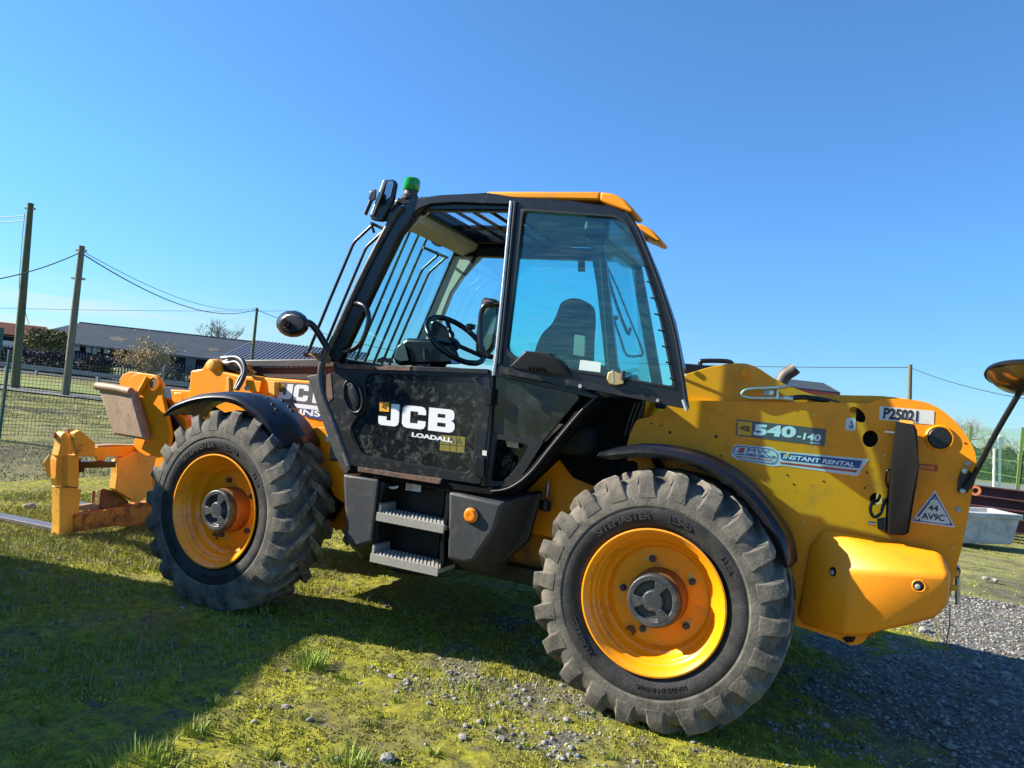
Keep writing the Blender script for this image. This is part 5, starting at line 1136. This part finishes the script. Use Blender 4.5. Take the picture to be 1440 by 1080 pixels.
plate('roof_rail', rail, CY, .07, BLK, TH, .010, smooth=40)
low = [(494, 650), (560, 664), (620, 674), (690, 684), (718, 680), (740, 664), (770, 628), (812, 575), (838, 553), (842, 566), (820, 585), (782, 634), (750, 674), (724, 692), (690, 697), (620, 688), (560, 677), (492, 663)]
plate('cab_sill', low, CY-.005, .05, MBK, TH, .008, smooth=40)
tube('sill_edge', [P(x, y, CY-.012) for x, y in [(690, 691), (716, 686), (744, 666), (775, 628), (815, 580), (836, 560)]], .005, mat('grey_sill_highlight', (.05, .05, .052), .5), TH, n=5)  # bright highlight line along the sill, painted as a thin grey tube
# lower door
dr = [(471, 512, 3), (687, 519, 3), (690, 560), (683, 620), (675, 681, 4), (600, 670), (495, 655, 6), (476, 612), (458, 562, 4), (458, 527, 4), (470, 524, 2)]
pn = rp([(516.4, 522, 10), (664, 528, 14), (673.7, 540, 10), (668, 650, 10), (658, 667, 10), (508, 641, 8), (497, 620, 6), (491.5, 603, 6), (499.6, 587.7, 6), (511, 580, 5), (515, 566, 5), (511.5, 536, 5)], 5)
ddoor = plate('lower_door', rp(dr, 3), CY-.015, .035, DRF, TH, .004, holes=[pn], smooth=30)
plate('door_panel', pn, CY+.002, .012, DRP, TH, 0)
plate('door_panel_lip', [(515+(x-583)*0, y) for x, y in pn][:0] or rp([(x, y) for x, y in pn], 0), CY-.012, .006, BLP, TH, 0, holes=[[(583+(x-583)*.975, 594+(y-594)*.965) for x, y in pn]])
plate('door_top_trim', [(474, 511.5), (577, 515), (577, 521.5), (474, 518)], CY-.024, .012, BRN, TH, .002)
plate('door_top_trim', [(580, 515), (686, 519), (686, 526), (580, 521.5)], CY-.024, .012, DRF, TH, .002)
plate('door_edge_wear', [(459, 528), (465, 525), (468, 560), (462, 566), (459, 556)], CY-.018, .004, BRN, TH, .001)
plate('door_bottom_trim', [(503, 656.5), (560, 665), (621, 673.5), (618, 681), (560, 672), (503, 663)], CY-.026, .014, BRN, TH, .002)
c = P(496.5, 557.8, CY-.015)
ring = [P(x, y, CY-.022) for x, y in circ(496.5, 557.5, 12.5, 23.5, 22, -.22)]
tube('handle_surround', ring, .008, BLP, TH, closed=True)
hull('door_handle', [P(x, y, Y) for x, y in circ(497, 556, 6.5, 19, 12, -.25) for Y in (CY-.030, CY-.01)]+[P(494, 548, CY-.04), P(498, 562, CY-.04)], BLP, TH, .006)
lathe('door_lock', [(0, .012), (-.006, .011), (-.006, 0)], P(490.5, 541, CY-.03), GRP, TH, seg=14)
Q = ((531.6, 597), (638.6, 609.3), (640.6, 576.6), (533, 566))
plog = logo('lettering', Q, CY+.0005, WHT, ddoor, 'JCB', ((0, .27), (.31, .62), (.655, 1.0)))
s_ = plate('emblem_square', [(534, 564.7), (547.3, 566), (547, 579.3), (533.5, 578)], CY-.001, .001, PYL, ddoor, 0); logo('emblem', ((536.5, 572.5), (543, 576), (543.5, 571), (537, 568)), CY-.002, PBK, ddoor)
text('lettering', 'LOADALL', ((579, 614), (636, 622.5), (636.5, 615.8), (579.5, 607.8)), CY+.0005, WHT, ddoor, .045)
s_ = plate('warning_sticker', [(620, 611.5), (654, 614.5), (653, 637), (618, 633.5)], CY+.0012, .0006, POL, ddoor, 0)
for (x, y) in [(624, 618), (635, 619), (646, 620)]:
    flat('warning_symbol', [[[(x-4, y+3), (x+4, y+3.8), (x, y-4)], [(x-2.6, y+2), (x+2.6, y+2.6), (x, y-2)]]], CY+.0006, PBK, ddoor)
for x in (632.5, 641.5): flat('warning_line', [[[(x, 614), (x+.7, 614), (x+.2, 635), (x-.5, 635)]]], CY+.0006, PBK, ddoor)
flat('warning_line', [[[(619.5, 624), (653.3, 627), (653.3, 627.8), (619.5, 624.8)]]], CY+.0006, PBK, ddoor)
plate('lower_hinge', rp([(669, 642), (681, 644), (680, 672), (667, 670)], 2), CY-.035, .03, BLK, TH, .003)
plate('upper_hinge', rp([(681, 544), (692, 546), (690, 570), (680, 568)], 2), CY-.035, .03, BLK, TH, .003)
plate('hinge_post', [(686, 522), (694, 523), (690, 610), (682, 684), (675, 683), (683, 610)], CY-.012, .05, BLK, TH, .004)
plate('small_label', [(678.5, 633), (684.5, 634), (684, 641), (678, 640)], CY-.016, .001, WHD, TH, 0)
# rear lower side: dark glazed panel, pocket
plate('side_panel', rp([(694, 526), (812, 553, 4), (815, 560, 4), (764, 620, 3), (690, 609)], 2), CY+.01, .02, mat('dusty_black_glazing', (.010, .014, .014), .10, dirt=(.045, .055, .04), dscale=7, damt=(.45, .85), var=.3), TH, .003)
plate('side_frame', [(690, 522), (700, 519), (842, 556), (838, 562), (812, 555), (694, 528)], CY-.005, .05, BLK, TH, .004)
pk = rp([(697, 614), (748, 622), (744, 634), (722, 668), (706, 682), (684, 682)], 4)
plate('pocket', pk, CY+.14, .01, DRP, TH, 0)
plate('pocket_frame', rp([(690, 609), (765, 620), (736, 666), (716, 686), (680, 686)], 3), CY, .03, BLP, TH, .004, holes=[rp([(698, 617), (744, 625), (738, 640), (718, 668), (706, 678), (690, 676)], 5)])
plate('pocket_label', [(711, 619.5), (729, 622), (729, 630.5), (713, 628)], CY+.10, .001, WHD, TH, 0)
for k in range(3): box('wiring_plug', P(704+k*5, 656-k*3, CY+.10), P(712+k*5, 644-k*2, CY+.12)+Vector((0, .01, 0)), GRP, TH, .004)
tube('wiring', [P(702, 650, CY+.09), P(712, 642, CY+.08), P(720, 646, CY+.1), P(714, 662, CY+.1)], .006, BLK, TH, n=5)
# opened upper door folded back on the cab side
DY = .055
do = rp([(718, 281, 3), (765, 281.5, 20), (862, 291.5, 14), (886, 303, 14), (900, 328, 16), (926, 388, 30), (952, 466, 30), (968, 575, 3), (958, 571, 3), (830, 543, 10), (694, 519.5, 3)], 5)
di = rp([(736, 296, 6), (866, 305.5, 12), (880, 315, 12), (902, 362, 20), (926, 440, 30), (946, 543, 6), (866, 529, 10), (728, 505, 10), (712.5, 492, 8)], 5)
od = plate('upper_door', do, DY, .035, BLK, TH, .006, holes=[di], smooth=40)
d2 = [(833+(x-833)*1.045, 405+(y-405)*1.03) for x, y in di]
plate('door_seal', d2, DY-.006, .008, BLP, TH, .002, holes=[di])
plate('door_glass', [(833+(x-833)*1.02, 405+(y-405)*1.015) for x, y in di], DY+.018, .001, GLD, od, 0)
tube('hinge_rod', [P(719, 283, DY-.01), P(709, 390, DY-.01), P(698, 500, DY-.01), P(694, 528, DY-.01)], .010, STL, TH)
tube('hinge_channel', [P(725, 284, DY-.004), P(715, 390, DY-.004), P(703, 512, DY-.004)], .012, BLP, TH)
tube('door_edge_strip', [P(x, y, DY-.006) for x, y in [(880, 299), (896, 322), (922, 385), (946, 457), (958, 520), (966, 573)]], .009, BLP, TH, n=4)
for k in range(16):
    u = k/15; x = 905+u*42; y = 362+u*170; tube('seal_clip', [P(x-3.5-2*u, y, DY-.008), P(x+3-1*u, y+1.5, DY-.008)], .004, DRF, TH, seg=6) if k % 2 else None
plate('door_drip_edge', [(700, 514), (830, 539), (958, 566), (967, 574), (958, 574), (830, 548), (694, 524)], DY-.012, .012, DRF, TH, .003)
tube('door_end_strip', [P(961, 562, DY-.012), P(966, 577, DY-.012)], .010, GAL, TH)
hull('door_catch_housing', [P(x, y, Y) for x, y, Y in [(718, 516, DY-.02), (739, 494, DY-.04), (771, 497, DY-.04), (786, 508, DY-.04), (805, 531, DY-.01), (776, 526, DY-.03), (729, 519, DY-.02), (739, 493, DY), (771, 496, DY), (806, 530, DY), (717, 515, DY)]], BLP, TH, .006)
for k in range(5): hull('catch_rib', [P(742+k*5, 513+k*.7, DY-.048), P(744.5+k*5, 513.5+k*.7, DY-.048), P(742+k*5, 521+k*.7, DY-.042), P(744.5+k*5, 521.5+k*.7, DY-.042), P(743+k*5, 517, DY-.02)], BLK, TH, .001)
hull('window_catch', [P(x, y, Y) for x, y in [(855, 524), (862, 521), (866, 526), (877, 527), (877, 540), (866, 542), (857, 540), (853, 533)] for Y in (DY-.035, DY)], BRS, TH, .004)
lathe('catch_knob', [(-.022, .011), (.02, .012), (.024, .006), (.024, 0)], P(876, 528, DY-.04), GRP, TH, seg=14, axis='Z')
tube('catch_bolt', [P(862, 520, DY-.03), P(863, 538, DY-.03)], .007, STL, TH)
plate('glass_sticker', [(816, 506), (845, 509.5), (844, 523.5), (814, 520)], DY+.015, .001, mat('pale_glass_label', (.62, .72, .66), .5, var=.05), od, 0)
lathe('bolt', [(0, .010), (-.006, .010), (-.006, 0)], P(816, 543, DY-.012), GAL, TH, seg=12); lathe('bolt', [(0, .008), (-.006, .008), (-.006, 0)], P(925, 563, DY-.012), GAL, TH, seg=12)
# rear pillars, rear window, far side
rpx = [(822, 300), (843, 300), (849, 345), (858, 430), (867, 512), (874, 530), (852, 530), (846, 470), (838, 400), (828, 340)]
plate('rear_pillar', rpx, CY+.05, .05, BLK, TH, .008, smooth=40)
tube('pillar_seal', [P(x, y, CY+.045) for x, y in [(838, 305), (843, 345), (850, 430), (857, 525)]], .006, GRP, TH, n=4)
fpx = [P(893, 373, FY_), P(913, 487, FY_)]
dv = (fpx[1]-fpx[0])
top_ = fpx[0]-dv*.12; bot_ = fpx[0]+dv*1.75
slab('far_rear_pillar', [top_+Vector((-.03, 0, 0)), top_+Vector((.035, 0, 0)), bot_+Vector((.035, 0, 0)), bot_+Vector((-.03, 0, 0))], [p+Vector((0, .05, 0)) for p in (top_+Vector((-.03, 0, 0)), top_+Vector((.035, 0, 0)), bot_+Vector((.035, 0, 0)), bot_+Vector((-.03, 0, 0)))], GRP, TH, .008)
nr0, nr1 = P(846, 320, CY+.08), P(868, 528, CY+.08)
slab('rear_window', [nr0, nr1, Vector((nr1.x, FY_, nr1.z)), Vector((nr0.x, FY_, nr0.z))], [p+Vector((.004, 0, .001)) for p in (nr0, nr1, Vector((nr1.x, FY_, nr1.z)), Vector((nr0.x, FY_, nr0.z)))], GLC, TH, 0)
box('rear_panel', (-.42, .15, 1.55), (-.36, .96, 1.66), BLK, TH, .01)
_d = [Vector((-.96, .18, .97)), Vector((-.92, .18, .94)), Vector((-.38, .18, 1.57)), Vector((-.42, .18, 1.60))]
slab('sloping_floor', _d, [p+Vector((0, .78, 0)) for p in _d], MBK, TH, .004)
box('rear_header', (-.60, .15, 2.38), (-.46, .96, 2.50), BLK, TH, .02)
box('far_roof_rail', (-1.80, .93, 2.42), (-.45, 1.0, 2.50), BLK, TH, .02)
box('far_side_panel', (-2.02, .93, .98), (-.36, .98, 1.66), BLK, TH, .01)
box('front_panel', (-2.06, .16, 1.0), (-2.0, .96, 1.62), BLK, TH, .01)
box('cab_floor', (-1.85, .20, .93), (-.93, .96, .98), BLK, TH, .01)
slab('far_window', [P(655, 348, FY_+.01), P(586, 500, FY_+.01), Vector((-.40, FY_+.01, 1.66)), Vector((-.56, FY_+.01, 2.42))], [p+Vector((0, .003, 0)) for p in (P(686, 352, FY_+.01), P(612, 500, FY_+.01), Vector((-.40, FY_+.01, 1.66)), Vector((-.56, FY_+.01, 2.42)))], GLC, TH, 0)
plate('far_front_pillar', [(641, 346), (660, 338), (686, 345), (683, 353), (650, 388), (634, 412), (617, 455), (608, 500), (577, 500)], FY_, .05, CRM, TH, .010, smooth=40)
tube('far_pillar_seal', [P(643, 346, FY_-.005), P(622, 395, FY_-.005), P(580, 494, FY_-.005)], .009, BLK, TH)
plate('pillar_label', [(671, 352), (676, 354), (655, 388), (650, 385)], FY_-.003, .002, BLP, TH, .001)
hull('roof_header', [Vector((x, y, z)) for x, z in [(-1.79, 2.46), (-1.72, 2.42), (-1.62, 2.46), (-1.60, 2.51), (-1.72, 2.52)] for y in (.18, .96)], CRM, TH, .012)
hull('header_end', [P(x, y, .18) for x, y in [(560, 330), (580, 303), (596, 294), (607, 297), (588, 312), (574, 326)]]+[P(x, y, .24) for x, y in [(560, 330), (580, 303), (596, 294), (607, 297), (588, 312), (574, 326)]], CRM, TH, .006)
lathe('roof_knob', [(0, .016), (-.01, .012), (-.01, 0)], P(588, 309, .3), BLP, TH, seg=12)
slab('windscreen', [Vector((-2.05, .15, 1.62)), Vector((-2.05, .94, 1.62)), Vector((-1.77, .94, 2.46)), Vector((-1.77, .15, 2.46))], [Vector((-2.053, .15, 1.621)), Vector((-2.053, .94, 1.621)), Vector((-1.773, .94, 2.461)), Vector((-1.773, .15, 2.461))], GLC, TH, 0)
# roof: skylight with bars, yellow cap
box('skylight_glass', (-1.60, .20, 2.555), (-1.0, .90, 2.558), glass('roof_glass', (.85, .95, .98), refl=.02, haze=.35, graze=.02), TH, 0)
for k in range(6):
    x = -1.53+k*.112; box('skylight_bar', (x-.008, .20, 2.530), (x+.008, .92, 2.548), BLK, TH, .003)
box('skylight_crossbar', (-1.62, .60, 2.525), (-1.0, .64, 2.552), BLK, TH, .006)
for lo, hi in (((-1.66, .17, 2.50), (-1.58, .95, 2.57)), ((-1.62, .88, 2.50), (-.95, .97, 2.57)), ((-1.62, .14, 2.52), (-.95, .20, 2.57))): box('skylight_frame', lo, hi, BLK, TH, .01)
hull('roof_front', [Vector((x, y, z)) for x, z in [(-1.76, 2.52), (-1.70, 2.575), (-1.60, 2.595), (-1.60, 2.56)] for y in (.15, .97)], BLK, TH, .015)
for y0, y1 in ((.14, .20), (.90, .98)): hull('roof_side', [Vector((x, y, z)) for x, z in [(-1.62, 2.56), (-1.62, 2.60), (-1.18, 2.625), (-1.18, 2.57)] for y in (y0, y1)], BLK, TH, .012)
box('headliner', (-1.0, .16, 2.50), (-.46, .95, 2.55), mat('grey_headliner', (.16, .15, .13), .8), TH, .01)
cap = [(-1.19, 2.59), (-1.185, 2.626), (-.75, 2.634), (-.52, 2.622), (-.52, 2.575)]
hull('roof_cap', [Vector((x, y, z)) for x, z in cap for y in (.13, .98)], YEL, TH, .012)
for y0, y1 in ((.13, .34), (.77, .98)):
    hull('roof_cap_corner', [Vector((x, y, z)) for x, z in [(-.521, 2.575), (-.521, 2.6215), (-.45, 2.611), (-.39, 2.582), (-.325, 2.522), (-.342, 2.505), (-.42, 2.552)] for y in (y0, y1)], YEL, TH, .012)
# guard rods before the windscreen
for k, Y in enumerate((.12, .25, .37, .50, .62, .73, .84, .94, 1.04)):
    if k in (3, 4, 5, 6): pts = [Vector((-2.27, Y, 1.62)), Vector((-2.03, Y, 2.31)), Vector((-1.935, Y, 2.57))]
    else: pts = [Vector((-2.27, Y, 1.62)), Vector((-2.15, Y, 1.965)), Vector((-2.03, Y, 2.30)), Vector((-2.015, Y, 2.325)), Vector((-1.90, Y, 2.43))]
    tube('guard_rod', pts, .0095, BLK, TH, seg=8)
tube('guard_crossbar', [Vector((-1.90, .10, 2.43)), Vector((-1.90, .42, 2.43))], .010, BLK, TH); tube('guard_crossbar', [Vector((-1.97, .83, 2.45)), Vector((-1.90, 1.06, 2.43))], .010, BLK, TH)
tube('guard_crossbar', [Vector((-2.27, .10, 1.62)), Vector((-2.27, 1.06, 1.62))], .014, BLK, TH)
hull('guard_bracket', [P(x, y, Y) for x, y in [(432, 498), (438, 496), (462, 498), (466, 503), (464, 512), (450, 509)] for Y in (.10, .14)], RST, TH, .004)
tube('guard_stay', [P(523, 314, .12), P(542, 323, .12), P(548, 316, .12)], .009, BLK, TH); tube('guard_stay', [P(522, 315, .12), P(526, 327, .12)], .009, BLK, TH)
# cab corner moulding and left-hand cowl
plate('cowl', rp([(431, 529), (452, 525), (456, 556), (470, 598), (494, 657), (486, 668), (470, 640), (447, 575), (440, 552)], 3), CY+.03, .30, GRP, TH, .01, smooth=40)
# handles
tube('grab_handle', [P(x, y, Y) for x, y, Y in [(499, 427, .13), (505, 427, .08), (514, 432, .06), (518.5, 446, .06), (516, 462, .06), (508, 481, .06), (496, 491.5, .07), (482, 494, .12)]], .015, BLK, TH, n=6, seg=12)
tube('grab_handle', [P(x, y, Y) for x, y, Y in [(703, 428, .10), (692, 427.5, .07), (682, 430, .06), (676.8, 441, .06), (675.5, 466, .06), (676.5, 486, .06), (683, 499, .07), (692, 502, .10)]], .015, BLK, TH, n=6, seg=12)
# wing mirror, left
mc = [P(x, y, Y) for x, y in circ(411.5, 455.5, 23.5, 19, 16, .12) for Y in (-.03, .03)]+[P(x, y, Y) for x, y in circ(411, 455, 18, 14, 12) for Y in (-.075, .055)]
hull('wing_mirror', mc, BLK, TH, .016, 4, 60)
lathe('mirror_joint', [(-.02, .026), (.0, .02), (.0, 0)], P(403, 455, -.075), mat('worn_joint', (.20, .12, .09), .5), TH, seg=16, axis=Vector((0, 1, 0)))
tube('mirror_arm', [P(x, y, Y) for x, y, Y in [(418, 455, 0), (432, 453.5, .02), (441, 459, .05), (450, 472, .08), (463, 494, .11)]], [.018, .020, .021, .021, .020]*1+[.020]*0 if False else .020, BLK, TH, n=5, seg=12)
# top mirror, work lamp, beacon
tm = [(541, 252.5), (553, 252), (556, 257), (551, 284), (536, 311), (522, 309), (519.5, 303), (533, 272)]
plate('top_mirror', rp(tm, 2), .08, .035, BLK, TH, .006, smooth=40)
plate('top_mirror_glass', rp([(544, 255), (552, 254.5), (553.5, 258), (549, 276), (543, 281), (540, 275)], 1), .076, .003, MIR, TH, 0)
tube('top_mirror_edge', [P(541, 254, .07), P(533, 277, .07), P(523, 302, .07)], .010, WHD, TH, seg=8)
hull('mirror_clamp', [P(x, y, Y) for x, y in [(520, 268), (530, 266), (529, 281), (522, 284), (518, 279)] for Y in (.02, .10)], BLK, TH, .008)
tube('clamp_lever', [P(522, 282, .04), P(513.5, 302, .04)], .012, BLK, TH)
hull('mirror_mount', [P(x, y, Y) for x, y in [(537, 297), (553, 294), (556, 306), (541, 313)] for Y in (.10, .16)], BLK, TH, .01)
tube('mount_arm', [P(551, 300, .13), P(560, 284, .16)], .014, BLK, TH)
hull('beacon_bracket', [P(x, y, Y) for x, y in [(555, 282), (566, 277), (586, 276), (580, 284), (562, 290), (554, 291)] for Y in (.16, .26)], BLK, TH, .006)
bc = P(576.5, 281, .20); up = Vector((.16*0, 0, 1))
lathe('beacon_base', [(0, .050), (.018, .052), (.03, .042), (.055, .040), (.06, 0)], bc, GRP, TH, seg=24, axis='Z')
lathe('beacon_lens', [(.052, .044), (.058, .048), (.10, .050), (.118, .048), (.127, .040), (.128, 0)], bc, GRL, TH, seg=28, axis='Z')
lathe('beacon_bolt', [(0, .006), (-.02, .006), (-.02, 0)], P(563, 281, .15), STL, TH, seg=10)
# interior
lathe('round_mirror', [(0, 0), (.004, .055), (.012, .07), (.02, .06)], P(619, 332, .75), mat('dark_mirror', (.10, .11, .07), .2, metal=.5, var=.4), TH, seg=24, axis=Vector((-.6, .8, .1)).normalized())
wc = P(641, 478, .5); WN = Vector((.62, -.25, .75)).normalized(); U = Vector((0, 1, 0)).cross(WN).normalized(); V = WN.cross(U)
tube('steering_wheel', [wc+(U*math.cos(a)+V*math.sin(a))*.205 for a in [2*math.pi*i/36 for i in range(36)]], .017, BLK, TH, closed=True, seg=12)
for a in (.6, 2.7, 4.6): tube('wheel_spoke', [wc-WN*.03, wc+(U*math.cos(a)+V*math.sin(a))*.19], .014, BLK, TH)
lathe('wheel_hub', [(-.06, .04), (0, .05), (.012, .03), (.012, 0)], wc-WN*.02, BLK, TH, seg=20, axis=WN)
tube('steering_column', [wc-WN*.05, wc-WN*.32, wc-WN*.5], .045, BLK, TH, seg=14)
lathe('spinner_knob', [(0, .012), (.02, .012), (.025, .028), (.05, .030), (.058, 0)], P(661, 468, .45), BLK, TH, seg=18, axis='Z')
hull('dashboard', [P(x, y, Y) for x, y in [(553, 505), (557, 487), (572, 475.5), (612, 477), (640, 487), (650, 512), (560, 514)] for Y in (.42, .80)], BLK, TH, .02, smooth=50)
hull('dash_end', [P(x, y, .40) for x, y in [(554, 504), (558, 488), (567, 480), (572, 492), (576, 508), (562, 509)]]+[P(565, 495, .45)], GRP, TH, .006)
hull('instrument_pod', [P(x, y, Y) for x, y in [(604, 452), (612, 449), (640, 468), (636, 492), (606, 484)] for Y in (.62, .82)], BLK, TH, .02)
plate('instrument_screen', [(635, 503), (654, 506), (656, 511), (634, 511)], .40, .01, mat('blue_screen', (.05, .09, .30), .3), TH, 0)
tube('lever', [P(598, 505, .4), P(597, 490, .4)], .010, GRP, TH)
for x, y in ((535, 507), (548, 507), (540, 505)): hull('cab_clutter', [P(x+a, y+b, Y) for a, b in ((-6, 3), (6, 3), (3, -4), (-4, -3)) for Y in (.2, .26)], BRN, TH, .006)
# right side mirror beyond the cab
plate('side_mirror', rp([(677, 417, 6), (699, 421, 6), (699, 450), (692, 490, 5), (683, 500, 5), (668, 497, 5), (668, 470)], 5), 1.18, .06, BLK, TH, .015, smooth=40)
plate('side_mirror_glass', rp([(679, 420), (697, 424), (697, 450), (690, 486), (682, 496), (672, 493), (671, 470)], 4), 1.172, .004, mat('greenish_mirror', (.22, .24, .20), .25, metal=.4, var=.15), TH, 0)
plate('side_mirror_reflection', rp([(679, 420), (697, 424), (697, 434), (677, 431)], 2), 1.169, .002, mat('red_mirror_reflection', (.45, .10, .06), .5), TH, 0)  # red reflection in the mirror, painted on as a thin plate
# seat
bk = rp([(748, 520), (750, 492, 10), (760, 468, 10), (775, 455, 8), (783, 437, 8), (787, 424, 6), (803, 417.5, 8), (820, 421, 6), (829, 430, 6), (830, 450), (828, 480), (827, 520)], 6)
plate('seat_backrest', bk, .44, .13, FAB, TH, .05, smooth=60)
box('seat_cushion', (-1.02, .34, 1.22), (-.50, .82, 1.38), FAB, TH, .05)
box('seat_base', (-.98, .42, 1.19), (-.72, .74, 1.24), BLK, TH, .02)
plate('seat_label', rp([(808, 470), (823, 473), (822, 502), (806, 499)], 2), .34, .015, mat('seat_tag_cloth', (.20, .24, .19), .8), TH, .002)
hull('armrest', [P(x, y, Y) for x, y in [(770, 500), (800, 498), (812, 512), (808, 528), (768, 520)] for Y in (.25, .36)], BLK, TH, .02)
box('rear_console', (-.50, .20, 1.58), (-.40, .90, 1.72), BLP, TH, .02)
# window wiper on the rear window
def RW(x, y): # point on the rear window plane
    n_ = (nr1-nr0).cross(Vector((0, 1, 0))).normalized(); d = ray(x, y); return CAM+d*((nr0-CAM).dot(n_)/d.dot(n_))
tube('wiper_arm', [RW(852, 371), RW(868, 405), RW(882, 440), RW(903, 492), RW(901, 500)], .006, BLK, TH, n=4)
tube('wiper_blade', [RW(850, 372), RW(864, 420), RW(882, 468), RW(886, 462)], .009, BLK, TH, n=4)
tube('wiper_arm', [RW(862, 445), RW(873, 478), RW(882, 500), RW(902, 500)], .007, BLK, TH, n=3)
for x, y in ((867, 447.5), (908, 467)): lathe('glass_button', [(0, .014), (-.012, .014), (-.012, 0)], RW(x, y)-Vector((0, .01, 0)), BLK, TH, seg=12)
# stickers on the far glass
plate('glass_label', [(778, 343), (803, 343.5), (803, 360), (778, 359.5)], FY_, .002, GRP, TH, 0); plate('glass_label', [(812, 357), (822, 357), (823, 382), (813, 382)], FY_, .002, BLP, TH, 0)
plate('glass_label', circ(757, 348, 9, 3.6, 16), FY_, .002, BLP, TH, 0)
# ---- tool box, steps, tank face
hull('tool_box', [P(x, y, .10) for x, y in [(483, 667), (533, 674), (523, 762), (499, 769), (487, 757)]]+[P(x, y, .45) for x, y in [(490, 664), (540, 676), (538, 775), (510, 786), (494, 770)]], GRP, TH, .014, 4)
hull('fuel_tank', [P(x, y, .10) for x, y in [(632, 692), (704, 709), (694, 745), (665, 788), (652, 791), (630, 784)]]+[P(x, y, .40) for x, y in [(640, 688), (764, 692), (745, 750), (700, 812), (660, 806), (640, 790)]]+[P(730, 700, .2)], GRP, TH, .014, 4)
lathe('marker_lamp', [(0, .042), (-.010, .041), (-.024, .028), (-.026, .008), (-.022, 0)], P(663, 724.5, .10), ORL, TH, seg=28)
lathe('lamp_seal', [(.0, .047), (-.006, .046), (-.008, .040)], P(663, 724.5, .10), BLK, TH, seg=28)
box('step_well', P(538, 790, .30), P(628, 684, .32), BLK, TH, .004)
plate('step_side', [(531, 676), (540, 678), (534, 712), (530, 760), (524, 770), (526, 720)], .12, .2, BLK, TH, .003)
plate('step_side', [(629, 684), (634, 688), (630, 726), (624, 760), (624, 790), (619, 800), (618, 770), (625, 722), (627, 694)], .12, .2, BLK, TH, .003)
tube('well_cable', [P(541, 682, .2), P(552, 686, .19), P(560, 684, .2)], .008, WHD, TH, n=4)
s_ = plate('step_label', [(571, 678), (592, 681), (591.5, 692), (570.5, 689)], .20, .002, WHD, TH, 0)
flat('label_ring', [[circ(576, 684.5, 4.2), circ(576, 684.5, 3.1)]], .1985, PRD, s_); flat('label_bar', [[[(573, 681.3), (574, 680.8), (579.5, 687.5), (578.6, 688.1)]]], .1984, PRD, s_)
def step(x0, y0, x1, y1, nt_):
    a_, b_ = P(x0, y0, .095), P(x1, y1, .095); z = (a_.z+b_.z)/2; xa, xb = a_.x, b_.x
    t = box('step', (xa, .10, z-.030), (xb, .30, z-.004), STP, TH, .003)
    box('step_front', (xa, .092, z-.045), (xb, .10, z+.004), STP, TH, .002)
    # raised serrated rows
    bm = bmesh.new()
    for r_ in range(4):
        yy = .112+r_*.045
        for k in range(nt_):
            x = xa+.012+(xb-xa-.024)*(k+.5)/nt_; s = (xb-xa)/nt_*.34
            v = [bm.verts.new(p) for p in ((x-s, yy, z-.004), (x+s, yy, z-.004), (x+s, yy+.02, z-.004), (x-s, yy+.02, z-.004), (x-s*.5, yy+.006, z+.010), (x+s*.5, yy+.006, z+.010), (x+s*.5, yy+.014, z+.010), (x-s*.5, yy+.014, z+.010))]
            for f in ((0, 1, 5, 4), (1, 2, 6, 5), (2, 3, 7, 6), (3, 0, 4, 7), (4, 5, 6, 7)): bm.faces.new([v[i] for i in f])
    tag(frombm('step_tread', bm, STP, t, 0), kind='stuff')
    hull('step_upstand', [Vector((xa+dx, y, z+dz)) for dx, dz in ((-.004, -.04), (.012, -.04), (-.004, .055), (.012, .045)) for y in (.11, .28)], STP, TH, .002)
step(530, 722, 625, 738, 17); step(521, 781, 617, 797, 17)
hull('step_underside', [P(x, y, Y) for x, y in [(545, 800), (620, 800), (624, 812), (560, 806)] for Y in (.4, .6)], BLK, TH, .01)
